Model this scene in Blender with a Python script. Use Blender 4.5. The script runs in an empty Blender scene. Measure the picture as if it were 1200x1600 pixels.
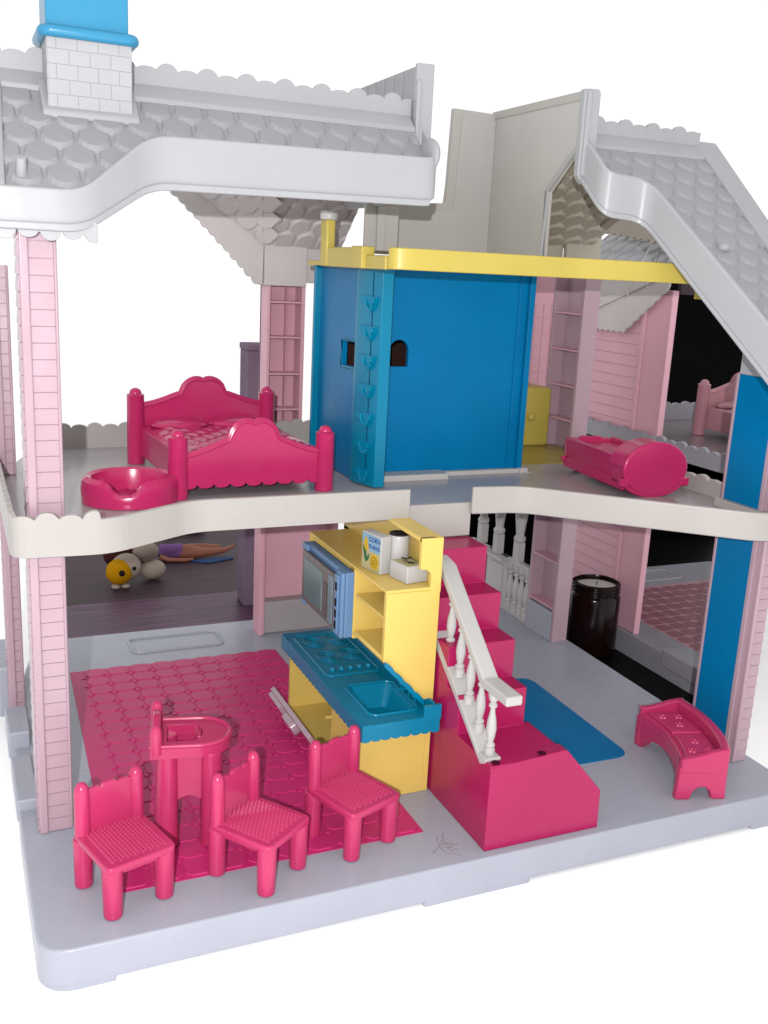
import bpy, bmesh, math, random
from mathutils import Vector, Matrix
random.seed(7)
S = bpy.context.scene
COL = S.collection
S.unit_settings.system = 'METRIC'
S.unit_settings.scale_length = 0.01            # one Blender unit is one centimetre
PI = math.pi

# ------------------------------------------------------------------ camera
CAM = Vector((-3.0, -55.0, 42.0))
def look(yaw, pit, rol):
    yaw, pit, rol = (math.radians(a) for a in (yaw, pit, rol))
    f = Vector((math.sin(yaw)*math.cos(pit), math.cos(yaw)*math.cos(pit), -math.sin(pit)))
    r = f.cross(Vector((0, 0, 1))).normalized()
    d = f.cross(r)
    r2 = math.cos(rol)*r + math.sin(rol)*d
    d2 = -math.sin(rol)*r + math.cos(rol)*d
    m = Matrix((r2, -d2, -f)).transposed().to_4x4()
    return m
cd = bpy.data.cameras.new('camera')
cam = bpy.data.objects.new('camera', cd)
COL.objects.link(cam)
cam.matrix_world = Matrix.Translation(CAM) @ look(24.18632, 14.00753, -2.86912)
cd.sensor_fit = 'VERTICAL'
cd.sensor_height = 36.0
cd.lens = 36.0 * 1532.596 / 1600.0
cd.clip_start = 1.0
cd.clip_end = 6000.0
S.camera = cam

# ------------------------------------------------------------------ light: white surroundings + the phone's flash
w = bpy.data.worlds.new('World')
S.world = w
w.use_nodes = True
bg = w.node_tree.nodes['Background']
bg.inputs['Color'].default_value = (1.0, 1.0, 1.0, 1)
bg.inputs['Strength'].default_value = 1.06
fl = bpy.data.lights.new('flash', 'POINT')
fl.energy = 345000
fl.color = (1.0, 0.97, 0.97)
fl.shadow_soft_size = 0.45
flo = bpy.data.objects.new('flash', fl)
COL.objects.link(flo)
FWD = -(cam.matrix_world.to_3x3().col[2])
flo.location = CAM - FWD*13 + Vector((-1.7, 0.0, 2.0))
S.view_settings.view_transform = 'Standard'
S.view_settings.look = 'None'
S.view_settings.exposure = 0.0
S.view_settings.gamma = 1.0
S.cycles.max_bounces = 8
S.cycles.sample_clamp_indirect = 4.0

# ------------------------------------------------------------------ materials
def lin(c):
    c = c/255.0
    return c/12.92 if c <= 0.04045 else ((c+0.055)/1.055)**2.4
MATS = {}
ALB = 0.48                                     # plastics, against the white surroundings and the flash
def plastic(name, rgb, rough=0.35, spec=0.4, var=0.06, bump=0.0, scale=0.6, k=1.0):
    """moulded toy plastic: slightly uneven colour, handled gloss, faint moulding waviness"""
    m = bpy.data.materials.new(name); m.use_nodes = True
    nt = m.node_tree; N = nt.nodes; L = nt.links
    b = N['Principled BSDF']
    col = tuple(min(.9, lin(v)*ALB*k) for v in rgb)
    tc = N.new('ShaderNodeTexCoord')
    geo = N.new('ShaderNodeNewGeometry')
    n1 = N.new('ShaderNodeTexNoise'); n1.inputs['Scale'].default_value = scale*0.35; n1.inputs['Detail'].default_value = 5
    L.new(geo.outputs['Position'], n1.inputs['Vector'])
    mp = N.new('ShaderNodeMapRange'); mp.inputs['From Min'].default_value = .3; mp.inputs['From Max'].default_value = .7
    mp.inputs['To Min'].default_value = 1-var; mp.inputs['To Max'].default_value = 1+var
    L.new(n1.outputs['Fac'], mp.inputs['Value'])
    mx = N.new('ShaderNodeVectorMath'); mx.operation = 'SCALE'; mx.inputs[0].default_value = col
    n4 = N.new('ShaderNodeTexNoise'); n4.inputs['Scale'].default_value = 2.6; n4.inputs['Detail'].default_value = 7; n4.inputs['Roughness'].default_value = .75
    L.new(geo.outputs['Position'], n4.inputs['Vector'])
    md = N.new('ShaderNodeMapRange'); md.inputs['From Min'].default_value = .62; md.inputs['From Max'].default_value = .8
    md.inputs['To Min'].default_value = 1.0; md.inputs['To Max'].default_value = 1-min(.35, var*3.2)
    L.new(n4.outputs['Fac'], md.inputs['Value'])
    mm = N.new('ShaderNodeMath'); mm.operation = 'MULTIPLY'
    L.new(mp.outputs['Result'], mm.inputs[0]); L.new(md.outputs['Result'], mm.inputs[1]); L.new(mm.outputs['Value'], mx.inputs['Scale']); L.new(mx.outputs['Vector'], b.inputs['Base Color'])
    n2 = N.new('ShaderNodeTexNoise'); n2.inputs['Scale'].default_value = .5; n2.inputs['Detail'].default_value = 2; n2.inputs['Roughness'].default_value = .7
    L.new(geo.outputs['Position'], n2.inputs['Vector'])
    mr = N.new('ShaderNodeMapRange'); mr.inputs['From Min'].default_value = .3; mr.inputs['From Max'].default_value = .7
    mr.inputs['To Min'].default_value = max(.03, rough-.03); mr.inputs['To Max'].default_value = rough+.05
    L.new(n2.outputs['Fac'], mr.inputs['Value']); L.new(mr.outputs['Result'], b.inputs['Roughness'])
    b.inputs['Specular IOR Level'].default_value = spec*.62
    if bump:
        n3 = N.new('ShaderNodeTexNoise'); n3.inputs['Scale'].default_value = 0.55; n3.inputs['Detail'].default_value = 1
        L.new(geo.outputs['Position'], n3.inputs['Vector'])
        bp = N.new('ShaderNodeBump'); bp.inputs['Strength'].default_value = bump; bp.inputs['Distance'].default_value = .05
        L.new(n3.outputs['Fac'], bp.inputs['Height']); L.new(bp.outputs['Normal'], b.inputs['Normal'])
    MATS[name] = m
    return m
roofw = plastic('roof_white', (206, 208, 212), .3, .4, .02, .15, k=1.0)
shingw = plastic('shingle_grey', (194, 193, 198), .4, .3, .03, .15)
creamroof = plastic('attic_cream', (220, 217, 212), .4, .3, .03, .1)
cream = plastic('floor_cream', (214, 209, 204), .3, .4, .03, .1)
floorg = plastic('floor_grey', (192, 186, 188), .22, .5, .03, .05, k=1.15)
basew = plastic('base_white', (200, 204, 219), .28, .45, .03, .1, k=1.05)
whitep = plastic('clean_white', (226, 224, 222), .3, .45, .02)
pale = plastic('pale_pink', (224, 190, 204), .22, .6, .03, .12, k=.97)
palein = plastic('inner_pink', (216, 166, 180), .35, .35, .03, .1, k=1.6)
hot = plastic('hot_pink', (205, 36, 106), .25, .5, .05, .12)
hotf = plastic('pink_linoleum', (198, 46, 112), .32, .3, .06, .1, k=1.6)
hotw = plastic('worn_pink', (210, 58, 112), .24, .6, .06, .08, k=1.28)
blue = plastic('blue_panel', (0, 128, 188), .3, .16, .05, .1, k=1.22)
bluel = plastic('bright_blue', (0, 142, 184), .24, .4, .05, k=1.15)
capb = plastic('cap_blue', (70, 172, 220), .25, .5, .03)
yel = plastic('yellow', (236, 214, 104), .33, .4, .04, .08)
kyel = plastic('kitchen_yellow_lit', (238, 205, 110), .33, .35, .04, .08, k=1.4)  # yellow brightened and warmed in colour where the flash falls weaker
bedp = plastic('bed_pink_lit', (206, 48, 108), .2, .6, .05, .08, k=1.32)  # hot pink brightened in colour for upstairs pieces the flash lights less
micb = plastic('microwave_blue', (130, 172, 220), .35, .4, .03)
brown = plastic('dark_brown', (70, 44, 40), .5, .2, .1)
blackm = plastic('black_screen', (5, 4, 6), .6, .05, .3)
tablem = plastic('black_table', (14, 12, 14), .45, .15, .2)
purp = plastic('purple_fabric', (150, 128, 150), .8, .1, .1)
inkm = plastic('ink', (36, 30, 34), .6, .1, .02)
redm = plastic('toy_brown', (92, 52, 46), .9, .05, .1)
yfur = plastic('yellow_plush', (222, 160, 20), .9, .05, .1)
wfur = plastic('white_plush', (200, 184, 170), .9, .05, .1)
skin = plastic('doll_skin', (176, 112, 92), .5, .3, .06)
lilac = plastic('lilac_cloth', (150, 104, 170), .8, .1, .08)
bluec = plastic('blue_cloth', (60, 88, 140), .7, .2, .08)
printb = plastic('label_blue', (158, 200, 226), .4, .3, .02)
printt = plastic('label_text_blue', (60, 110, 185), .4, .3, .02)
printy = plastic('label_yellow', (240, 196, 40), .4, .3, .02)
printg = plastic('label_green', (50, 120, 80), .4, .3, .02)
paley = plastic('label_cream', (214, 205, 150), .4, .3, .03)
amber = plastic('amber_jar', (26, 8, 7), .16, .35, .1)
wax = plastic('wax', (222, 220, 214), .6, .3, .03, k=1.3)
def woodmat(name, a, bcol, rough):
    m = bpy.data.materials.new(name); m.use_nodes = True
    nt = m.node_tree; N = nt.nodes; L = nt.links; b = N['Principled BSDF']
    geo = N.new('ShaderNodeNewGeometry')
    mp = N.new('ShaderNodeMapping'); mp.inputs['Scale'].default_value = (.12, 2.2, 1)
    L.new(geo.outputs['Position'], mp.inputs['Vector'])
    n = N.new('ShaderNodeTexNoise'); n.inputs['Scale'].default_value = 1.0; n.inputs['Detail'].default_value = 9; n.inputs['Roughness'].default_value = .65
    L.new(mp.outputs['Vector'], n.inputs['Vector'])
    cr = N.new('ShaderNodeValToRGB'); cr.color_ramp.elements[0].position = .35; cr.color_ramp.elements[1].position = .68
    cr.color_ramp.elements[0].color = tuple(lin(v) for v in a)+(1,); cr.color_ramp.elements[1].color = tuple(lin(v) for v in bcol)+(1,)
    L.new(n.outputs['Fac'], cr.inputs['Fac']); L.new(cr.outputs['Color'], b.inputs['Base Color'])
    b.inputs['Roughness'].default_value = rough; b.inputs['Specular IOR Level'].default_value = .25
    bp = N.new('ShaderNodeBump'); bp.inputs['Strength'].default_value = .4; bp.inputs['Distance'].default_value = .08
    L.new(n.outputs['Fac'], bp.inputs['Height']); L.new(bp.outputs['Normal'], b.inputs['Normal'])
    return m
wood1 = woodmat('table_wood', (40, 22, 36), (92, 56, 84), .45)
wood2 = woodmat('floor_wood', (34, 22, 28), (66, 46, 54), .6)
def paperm():
    m = bpy.data.materials.new('white_sheet'); m.use_nodes = True
    b = m.node_tree.nodes['Principled BSDF']
    b.inputs['Base Color'].default_value = (.97, .97, .97, 1); b.inputs['Roughness'].default_value = 1.0
    b.inputs['Specular IOR Level'].default_value = 0.0
    return m
sheet = paperm()

# ------------------------------------------------------------------ mesh helpers
def V(*a): return Vector(a)
def box(bm, x0, x1, y0, y1, z0, z1):
    r = bmesh.ops.create_cube(bm, size=1.0)
    for v in r['verts']:
        v.co = Vector((x0+(v.co.x+.5)*(x1-x0), y0+(v.co.y+.5)*(y1-y0), z0+(v.co.z+.5)*(z1-z0)))
    return r['verts']
def prism(bm, pts, fn, d, holes=()):
    """pts: 2-D loop; fn maps (a,b,t) to 3-D; extruded from t=d[0] to t=d[1]"""
    tmp = bmesh.new()
    edges = []
    for loop in (pts,)+tuple(holes):
        vs = [tmp.verts.new((p[0], p[1], 0)) for p in loop]
        for i in range(len(vs)):
            edges.append(tmp.edges.new((vs[i], vs[(i+1) % len(vs)])))
    if holes:
        bmesh.ops.triangle_fill(tmp, edges=edges, use_beauty=True)
    else:
        tmp.faces.new(vs)
    bmesh.ops.recalc_face_normals(tmp, faces=tmp.faces)
    tmp.verts.index_update()
    a = [bm.verts.new(fn(v.co.x, v.co.y, d[0])) for v in tmp.verts]
    b = [bm.verts.new(fn(v.co.x, v.co.y, d[1])) for v in tmp.verts]
    fs = []
    for f in tmp.faces:
        ix = [v.index for v in f.verts]
        fs.append(bm.faces.new([a[i] for i in ix])); fs.append(bm.faces.new([b[i] for i in reversed(ix)]))
    for e in tmp.edges:
        if len(e.link_faces) == 1:
            i, j = e.verts[0].index, e.verts[1].index
            fs.append(bm.faces.new([a[i], a[j], b[j], b[i]]))
    tmp.free()
    bmesh.ops.recalc_face_normals(bm, faces=fs)
XZ = lambda a, b, t: V(a, t, b)
YZ = lambda a, b, t: V(t, a, b)
XY = lambda a, b, t: V(a, b, t)
def frame_of(d):
    d = d.normalized()
    up = V(0, 0, 1) if abs(d.z) < .95 else V(1, 0, 0)
    x = d.cross(up).normalized(); y = x.cross(d)
    return x, y
def cyl(bm, p0, p1, r0, r1=None, seg=16):
    p0, p1 = Vector(p0), Vector(p1); r1 = r0 if r1 is None else r1
    x, y = frame_of(p1-p0)
    A = [bm.verts.new(p0+(x*math.cos(t)+y*math.sin(t))*r0) for t in [2*PI*i/seg for i in range(seg)]]
    B = [bm.verts.new(p1+(x*math.cos(t)+y*math.sin(t))*r1) for t in [2*PI*i/seg for i in range(seg)]]
    fs = [bm.faces.new(list(reversed(A))), bm.faces.new(B)]
    for i in range(seg):
        fs.append(bm.faces.new([A[i], A[(i+1) % seg], B[(i+1) % seg], B[i]]))
    bmesh.ops.recalc_face_normals(bm, faces=fs)
def lathe(bm, prof, c, seg=16, axis=(0, 0, 1)):
    c = Vector(c); ax = Vector(axis).normalized(); x, y = frame_of(ax)
    rings = []
    for r, h in prof:
        rings.append([bm.verts.new(c+ax*h+(x*math.cos(2*PI*i/seg)+y*math.sin(2*PI*i/seg))*max(r, 1e-3)) for i in range(seg)])
    fs = [bm.faces.new(list(reversed(rings[0]))), bm.faces.new(rings[-1])]
    for A, B in zip(rings, rings[1:]):
        for i in range(seg):
            fs.append(bm.faces.new([A[i], A[(i+1) % seg], B[(i+1) % seg], B[i]]))
    bmesh.ops.recalc_face_normals(bm, faces=fs)
def tube(bm, pts, r, seg=8, closed=False):
    pts = [Vector(p) for p in pts]; n = len(pts); rings = []
    for i, p in enumerate(pts):
        if closed: d = pts[(i+1) % n]-pts[i-1]
        else: d = pts[min(i+1, n-1)]-pts[max(i-1, 0)]
        x, y = frame_of(d)
        rr = r[i] if isinstance(r, (list, tuple)) else r
        rings.append([bm.verts.new(p+(x*math.cos(2*PI*k/seg)+y*math.sin(2*PI*k/seg))*rr) for k in range(seg)])
    fs = []
    for i in range(n if closed else n-1):
        A, B = rings[i], rings[(i+1) % n]
        for k in range(seg):
            fs.append(bm.faces.new([A[k], A[(k+1) % seg], B[(k+1) % seg], B[k]]))
    if not closed:
        fs.append(bm.faces.new(list(reversed(rings[0])))); fs.append(bm.faces.new(rings[-1]))
    bmesh.ops.recalc_face_normals(bm, faces=fs)
def ball(bm, c, r, sx=1, sy=1, sz=1, u=16, v=10):
    m = Matrix.Translation(Vector(c)) @ Matrix.Diagonal((r*sx, r*sy, r*sz, 1))
    bmesh.ops.create_uvsphere(bm, u_segments=u, v_segments=v, radius=1, matrix=m)
def ribbon(bm, path, zb, zt, th):
    """upright wall along a plan path, thickness th to the left of the walking direction"""
    n = len(path); P = [Vector((p[0], p[1])) for p in path]; s = 0; R = []
    for i in range(n):
        if i: s += (P[i]-P[i-1]).length
        a = (P[i]-P[i-1]).normalized() if i else (P[1]-P[0]).normalized()
        b = (P[i+1]-P[i]).normalized() if i < n-1 else a
        na, nb = V(-a.y, a.x), V(-b.y, b.x)
        m = (na+nb).normalized(); m = m/max(.5, m.dot(na))
        q = P[i]+m*th
        z0, z1 = zb(s, P[i].x, P[i].y), zt(s, P[i].x, P[i].y)
        z0q, z1q = z0, z1
        R.append([bm.verts.new((P[i].x, P[i].y, z0)), bm.verts.new((P[i].x, P[i].y, z1)), bm.verts.new((q.x, q.y, z1q)), bm.verts.new((q.x, q.y, z0q))])
    fs = [bm.faces.new(R[0]), bm.faces.new(list(reversed(R[-1])))]
    for A, B in zip(R, R[1:]):
        for k in range(4):
            fs.append(bm.faces.new([A[k], B[k], B[(k+1) % 4], A[(k+1) % 4]]))
    bmesh.ops.recalc_face_normals(bm, faces=fs)
def fillet(path, r, n=5):
    P = [Vector((p[0], p[1])) for p in path]; out = [P[0]]
    for i in range(1, len(P)-1):
        a, b = (P[i-1]-P[i]), (P[i+1]-P[i])
        rr = min(r, a.length*.45, b.length*.45)
        p0, p2 = P[i]+a.normalized()*rr, P[i]+b.normalized()*rr
        for k in range(n+1):
            t = k/n
            out.append(p0*(1-t)**2+P[i]*2*t*(1-t)+p2*t*t)
    out.append(P[-1])
    return [(p.x, p.y) for p in out]
def dense(path, step):
    out = [path[0]]
    for a, b in zip(path, path[1:]):
        d = math.dist(a, b); k = max(1, int(d/step))
        for i in range(1, k+1):
            out.append((a[0]+(b[0]-a[0])*i/k, a[1]+(b[1]-a[1])*i/k))
    return out
def lobes(s, pitch, amp, big=0.0):
    k = int(s//pitch); t = (s/pitch) % 1
    a = amp*(1+(big if k % 2 else 0))
    return a*math.sqrt(max(0, 1-(2*t-1)**2))
def rrect(x0, x1, y0, y1, r, n=5):
    out = []
    for cx, cy, a0 in ((x1-r, y0+r, -PI/2), (x1-r, y1-r, 0), (x0+r, y1-r, PI/2), (x0+r, y0+r, PI)):
        for i in range(n+1):
            a = a0+PI/2*i/n
            out.append((cx+r*math.cos(a), cy+r*math.sin(a)))
    return out

# ------------------------------------------------------------------ object helpers
def mesh(bm, name, m, smooth=True):
    me = bpy.data.meshes.new(name)
    if smooth:
        for f in bm.faces: f.smooth = True
    bm.to_mesh(me); bm.free(); me.materials.append(m)
    return me
def origin(o):
    v = Vector()
    while o is not None:
        v += o.location; o = o.parent
    return v
def obj(name, bm, m, parent=None, bevel=0.0, seg=2, ang=35, local=False):
    o = bpy.data.objects.new(name, mesh(bm, name, m))
    COL.objects.link(o)
    if parent is not None:
        o.parent = parent
        if not local: o.location = -origin(parent)
    md = o.modifiers.new('bevel', 'BEVEL')
    md.width = max(bevel, .004); md.segments = seg if bevel else 1
    md.limit_method = 'ANGLE'; md.angle_limit = math.radians(ang); md.harden_normals = True
    return o
def inst(name, me, parent, mat):
    """a piece that shares its mesh with its likes; mat is its world matrix before the parent"""
    o = bpy.data.objects.new(name, me); COL.objects.link(o); o.parent = parent
    o.matrix_local = Matrix.Translation(-origin(parent)) @ mat
    return o
def tag(o, label=None, cat=None, group=None, kind=None):
    if label: o['label'] = label
    if cat: o['category'] = cat
    if group: o['group'] = group
    if kind: o['kind'] = kind
    return o
def thing(name, loc, label, cat, group=None, rotz=0):
    o = bpy.data.objects.new(name, None); COL.objects.link(o)
    o.empty_display_size = 1; o.location = loc; o.rotation_euler = (0, 0, rotz)
    return tag(o, label, cat, group)
def dup(o, parent=None):
    c = o.copy(); COL.objects.link(c)
    if parent: c.parent = parent
    for ch in list(o.children): dup(ch, c)
    return c
new = bmesh.new

# ------------------------------------------------------------------ the setting
bm = new(); box(bm, -900, 1100, -300, 1500, -4.2, -3.0)
tag(obj('ground', bm, sheet), kind='structure')
bm = new(); prism(bm, [(4, 54.2), (36, 54.2), (37, 71.9), (6.2, 71.9)], XY, (-2.998, -2.9))
wt = tag(obj('tabletop', bm, wood1, None, .04), kind='structure')
bm = new(); prism(bm, [(6.2, 71.7), (37, 71.7), (47, 125), (12.2, 125)], XY, (-2.998, -2.95))
tag(obj('wooden_floor', bm, wood2), kind='structure')
bm = new(); prism(bm, [(63, 19), (72.5, 19), (72.5, 30), (104, 57), (130, 82), (130, 84), (66, 84), (61, 57), (62.5, 40)], XY, (-2.998, -2.97))
tag(obj('black_tabletop', bm, tablem), kind='structure')

# ------------------------------------------------------------------ the dollhouse
H = thing('dollhouse', (31, 20, -3), 'open white and pink plastic dollhouse with grey shingled roofs and blue closet, filling the picture', 'dollhouse')
def P(name, bm, m, bevel=.06, parent=None, seg=2, ang=35):
    return obj(name, bm, m, parent or H, bevel, seg, ang)

# base tray
bm = new()
outline = fillet([(31, 0), (62.5, 0), (62.6, 20), (62.8, 37), (62, 53), (20, 53), (4, 53), (.6, 36), (0.0, 16), (0, 0), (31, 0)], 2.2)
prism(bm, outline[:-1], XY, (-2.68, 0))
base = P('base', bm, basew, .2, seg=4)
bm = new(); prism(bm, [(4.6, .02), (4.6, 6), (.02, 6)]+[(2.2-2.17*math.cos(PI/2*i/8), 2.2-2.17*math.sin(PI/2*i/8)) for i in range(9)], XY, (-2.998, -2.2)); P('foot', bm, basew, .03, base)
for x0, x1 in ((26.5, 35.5), (57.5, 61.5)):
    bm = new(); prism(bm, rrect(x0, x1, .015, 6, .25), XY, (-2.998, -2.2)); P('foot', bm, basew, .03, base)
for x0, x1 in ((3, 7), (28, 34), (56, 61)):
    bm = new(); prism(bm, rrect(x0, x1, 46, 52, .9), XY, (-2.998, -2.3)); P('foot', bm, basew, .1, base)
bm = new(); box(bm, -.1, 1.5, 17.5, 25, -1, .9); P('kerb', bm, basew, .2)
bm = new(); box(bm, -.1, 1.7, 28, 33.5, -1, 1.5)
P('kerb', bm, basew, .2)
bm = new(); box(bm, -.6, 1.2, 36.5, 44, -1, 4.2)
P('porch_block', bm, basew, .4)
bm = new()                                                   # raised oblong frame at the back threshold
pts = rrect(13.6, 23.6, 46.3, 50.4, .7); tube(bm, [(x, y, .05) for x, y in pts], .16, 8, True)
P('threshold_frame', bm, basew, 0)
# pink linoleum with its octagon tiles
bm = new(); prism(bm, [(5.3, 4.7), (28.5, 4.7), (28.6, 43.1), (6.6, 43.1)], XY, (-.05, .05))
lino = P('linoleum_floor', bm, hotf, .02)
def tile_mesh(name, m, wx, wy, c, h=.09, g=.07):
    bm = new()
    a, b = wx/2-g, wy/2-g
    lo = [(-a+c, -b), (a-c, -b), (a, -b+c), (a, b-c), (a-c, b), (-a+c, b), (-a, b-c), (-a, -b+c)]
    k = .06
    A = [bm.verts.new((x, y, -.02)) for x, y in lo]
    B = [bm.verts.new((x*(1-k), y*(1-k), h)) for x, y in lo]
    bm.faces.new(B)
    for i in range(8): bm.faces.new([A[i], A[(i+1) % 8], B[(i+1) % 8], B[i]])
    return mesh(bm, name, m, False)
TW, TD = 2.28, 2.13
tm = tile_mesh('floor_tile', hotf, TW, TD, .42)
dots = new(); grooves = 0
for j in range(18):
    for i in range(10):
        x, y = 28.4-TW*(i+.5), 4.85+TD*(j+.5)
        if x-TW/2 < 5.3+1.3*(y/43)-.05: continue
        inst('floor_tile', tm, lino, Matrix.Translation((x, y, .05)) @ Matrix.Rotation(random.uniform(-.004, .004), 4, 'X'))
        if i < 9 and j < 17:
            cx, cy = x-TW/2, y+TD/2
            r = .26
            vs = [dots.verts.new((cx+r*math.cos(a), cy+r*math.sin(a), .13)) for a in (0, PI/2, PI, 3*PI/2)]
            ws = [dots.verts.new((cx+.33*math.cos(a), cy+.33*math.sin(a), .04)) for a in (0, PI/2, PI, 3*PI/2)]
            dots.faces.new(vs)
            for k in range(4): dots.faces.new([ws[k], ws[(k+1) % 4], vs[(k+1) % 4], vs[k]])
tag(P('tile_inset', dots, hotf, 0, lino), kind='stuff')
bm = new(); prism(bm, fillet([(46, 9.8), (51.9, 9.7), (52.2, 27.9), (42, 28.2), (37.4, 26), (37.4, 10.2), (46, 9.8)], 1.6)[:-1], XY, (-.05, .05))
P('blue_rug_panel', bm, blue, .03)
# little scratched doodle on the floor near the kitchen
bm = new()
rnd = random.Random(3)
for k in range(9):
    a = rnd.uniform(0, 2*PI); p = V(29.0+rnd.uniform(-.3, .3), 2.6+rnd.uniform(-.6, .6), .012); pts = [p.copy()]
    for q in range(4):
        a += rnd.uniform(-.9, .9); p = p+V(math.cos(a), math.sin(a)*1.4, 0)*.28; pts.append(p.copy())
    tube(bm, pts, .022, 4)
P('scribble', bm, plastic('scratch_brown', (168, 140, 128), .8, .1), 0)

# --- columns: clapboard plates on a post
def plank_mesh(name, m, w, h, t=.16):
    """one clapboard: thin at its top, proud at its lower edge; front faces -y"""
    bm = new()
    pr = [(-t, 0.075), (-t*.55, h), (.12, h), (.12, 0.075)]
    A = [bm.verts.new((-w/2, y, z)) for y, z in pr]; B = [bm.verts.new((w/2, y, z)) for y, z in pr]
    bm.faces.new(list(reversed(A))); bm.faces.new(B)
    for i in range(4): bm.faces.new([A[i], A[(i+1) % 4], B[(i+1) % 4], B[i]])
    bmesh.ops.recalc_face_normals(bm, faces=bm.faces)
    return mesh(bm, name, m, False)
def column(x0, x1, y0, y1, z0, z1, n, trim=.55, side=True, right=False, m=pale):
    bm = new(); box(bm, x0, x1, y0, y1, z0, z1)
    c = P('column', bm, m, .05)
    h = (z1-z0)/n
    bm = new(); tr = [(x0-.05, x0+trim)] if not right else [(x0-.05, x0+.34)]
    for a, b in tr: box(bm, a, b, y0-.34, y0+.1, z0, z1)
    if not right: box(bm, x1-.2, x1+.03, y0-.2, y0+.1, z0, z1)
    P('corner_trim', bm, m, .16, c, 3)
    a, b = (x0+trim, x1-.2) if not right else (x0+.34, x1)
    pm = plank_mesh('siding_plank', m, b-a, h)
    for i in range(n):
        inst('siding_plank', pm, c, Matrix.Translation(((a+b)/2, y0, z0+i*h)))
    if side:
        ps = plank_mesh('siding_plank', m, y1-y0-.1, h, .17)
        for i in range(n):
            inst('siding_plank', ps, c, Matrix.Translation((x0, (y0+y1)/2+.1, z0+i*h)) @ Matrix.Rotation(-PI/2, 4, 'Z'))
    return c
column(1.35, 3.65, 14.0, 16.6, 0, 21.6, 21)
column(1.45, 3.72, 14.0, 16.6, 21.9, 43.6, 20)
column(0.5, 1.75, 35.2, 37.0, 0, 21.6, 21)
column(0.5, 1.85, 35.2, 37.0, 22.7, 40.6, 17)
column(60.0, 61.55, 5.8, 10.9, 0, 21.7, 21, side=False, right=True)
column(60.0, 61.55, 5.8, 10.9, 23.4, 37, 13, side=False, right=True)
for z0, z1 in ((0, 21.6), (23.35, 34.5)):                    # blue inner face of the right column
    bm = new(); box(bm, 59.86, 60.02, 6.75, 11.0, z0, z1)
    P('inner_panel', bm, blue, .03)
    bm = new(); box(bm, 59.8, 60.02, 11.0, 11.3, z0, z1); box(bm, 59.8, 60.02, 6.3, 6.75, z0, z1)
    P('edge_strip', bm, pale, .05)
bm = new(); box(bm, 59.9, 61.5, 6.1, 11.1, 34.5, 38.5)
P('column_cap', bm, roofw, .05)
bm = new(); box(bm, 59.3, 61.9, 5.0, 11.6, 22.6, 23.4)
P('column_shoe', bm, cream, .15)

# --- upper floor
rimL = fillet([(0.05, 20), (0.05, 12.4), (6.6, 12.15), (13.3, 16.35), (31.4, 16.4)], 1.5)
rimR = fillet([(37.3, 16.4), (41.7, 15.9), (56.6, 2.7), (62.6, 2.5), (62.6, 8)], 1.4)
fl_out = [(31.4, 17.2), (13.2, 17.1), (6.5, 13), (.6, 13.2), (.4, 35), (4, 46.8), (34, 47.4), (38, 50), (58, 50), (62.1, 44), (62.1, 3.3), (56.8, 3.5), (42, 16.5), (37.4, 17.1)]
bm = new(); prism(bm, fl_out, XY, (21.85, 22.7))
upf = P('upper_floor', bm, floorg, .05)
bm = new(); ribbon(bm, dense(rimL, .12), lambda s, x, y: 21.75, lambda s, x, y: 24.25+(lobes(x-.1, 1.55, .42, .5) if (x < 5.9 and y < 13.2) else (lobes(y-13, 1.7, .5) if x < .5 else 0)), .42)
P('rim', bm, cream, .1, seg=3)
bm = new(); ribbon(bm, dense(rimR, .3), lambda s, x, y: 21.8, lambda s, x, y: 24.2+(lobes(x-59.2, 1.5, .45) if x > 59.3 else 0), .42)
P('rim', bm, cream, .16, seg=3)
bm = new(); box(bm, 28.5, 31.45, 16.42, 16.8, 22.42, 24.2)
P('rim_end', bm, cream, .1)
bm = new(); box(bm, 31.3, 37.6, 17.0, 17.6, 19.75, 22.72)
P('floor_beam', bm, cream, .12)
bm = new(); ribbon(bm, dense([(0.05, 35), (0.05, 20)], .12), lambda s, x, y: 21.8, lambda s, x, y: 24.2+lobes(s, 1.7, .5), .4)
P('side_rail', bm, cream, .05)
bm = new(); ribbon(bm, dense([(34.2, 47.6), (4, 47.2)], .12), lambda s, x, y: 22.0, lambda s, x, y: 24.7+lobes(s, 1.55, .4, .4), .4)
P('back_rail', bm, cream, .05)
bm = new(); ribbon(bm, dense([(62.0, 10), (62.0, 36)], .12), lambda s, x, y: 22.0, lambda s, x, y: 23.9+lobes(s, 1.7, .38, .5), .5)
P('side_rail', bm, cream, .05)
bm = new(); tube(bm, [(49.3, 27.2, 22.72), (49.3, 27.2, 22.8)], .5, 14)
P('floor_peg', bm, whitep, .03)

# --- blue closet with its elevator track
def arch(x0, x1, z0, z1, n=10):
    r = (x1-x0)/2; c = (x0+x1)/2
    return [(x0, z0), (x1, z0)]+[(c+r*math.cos(PI*i/n), z1-r+r*math.sin(PI*i/n)) for i in range(n+1)]
bm = new(); prism(bm, [(33.0, 23.25), (38.3, 23.25), (38.3, 41.95), (33.0, 41.95)], XZ, (27.9, 28.4), [arch(34.0, 35.9, 33.15, 35.6)])
P('closet_door', bm, blue, .03)
bm = new(); box(bm, 38.25, 48.4, 28.15, 29.6, 22.75, 41.95)
box(bm, 47.4, 47.6, 28.0, 28.3, 22.75, 41.9)
P('closet_wall', bm, blue, .04)
bm = new(); box(bm, 48.4, 49.0, 27.7, 29.7, 22.75, 41.9)
P('wall_post', bm, blue, .08)
bm = new(); prism(bm, [(27, 22.75), (37.2, 22.75), (37.2, 41.9), (27, 41.9)], YZ, (30.55, 31.0), [[(27.5, 33.1), (30.9, 33.0), (30.9, 35.2), (27.5, 35.3)]])
P('closet_wall', bm, blue, .03)
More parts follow.
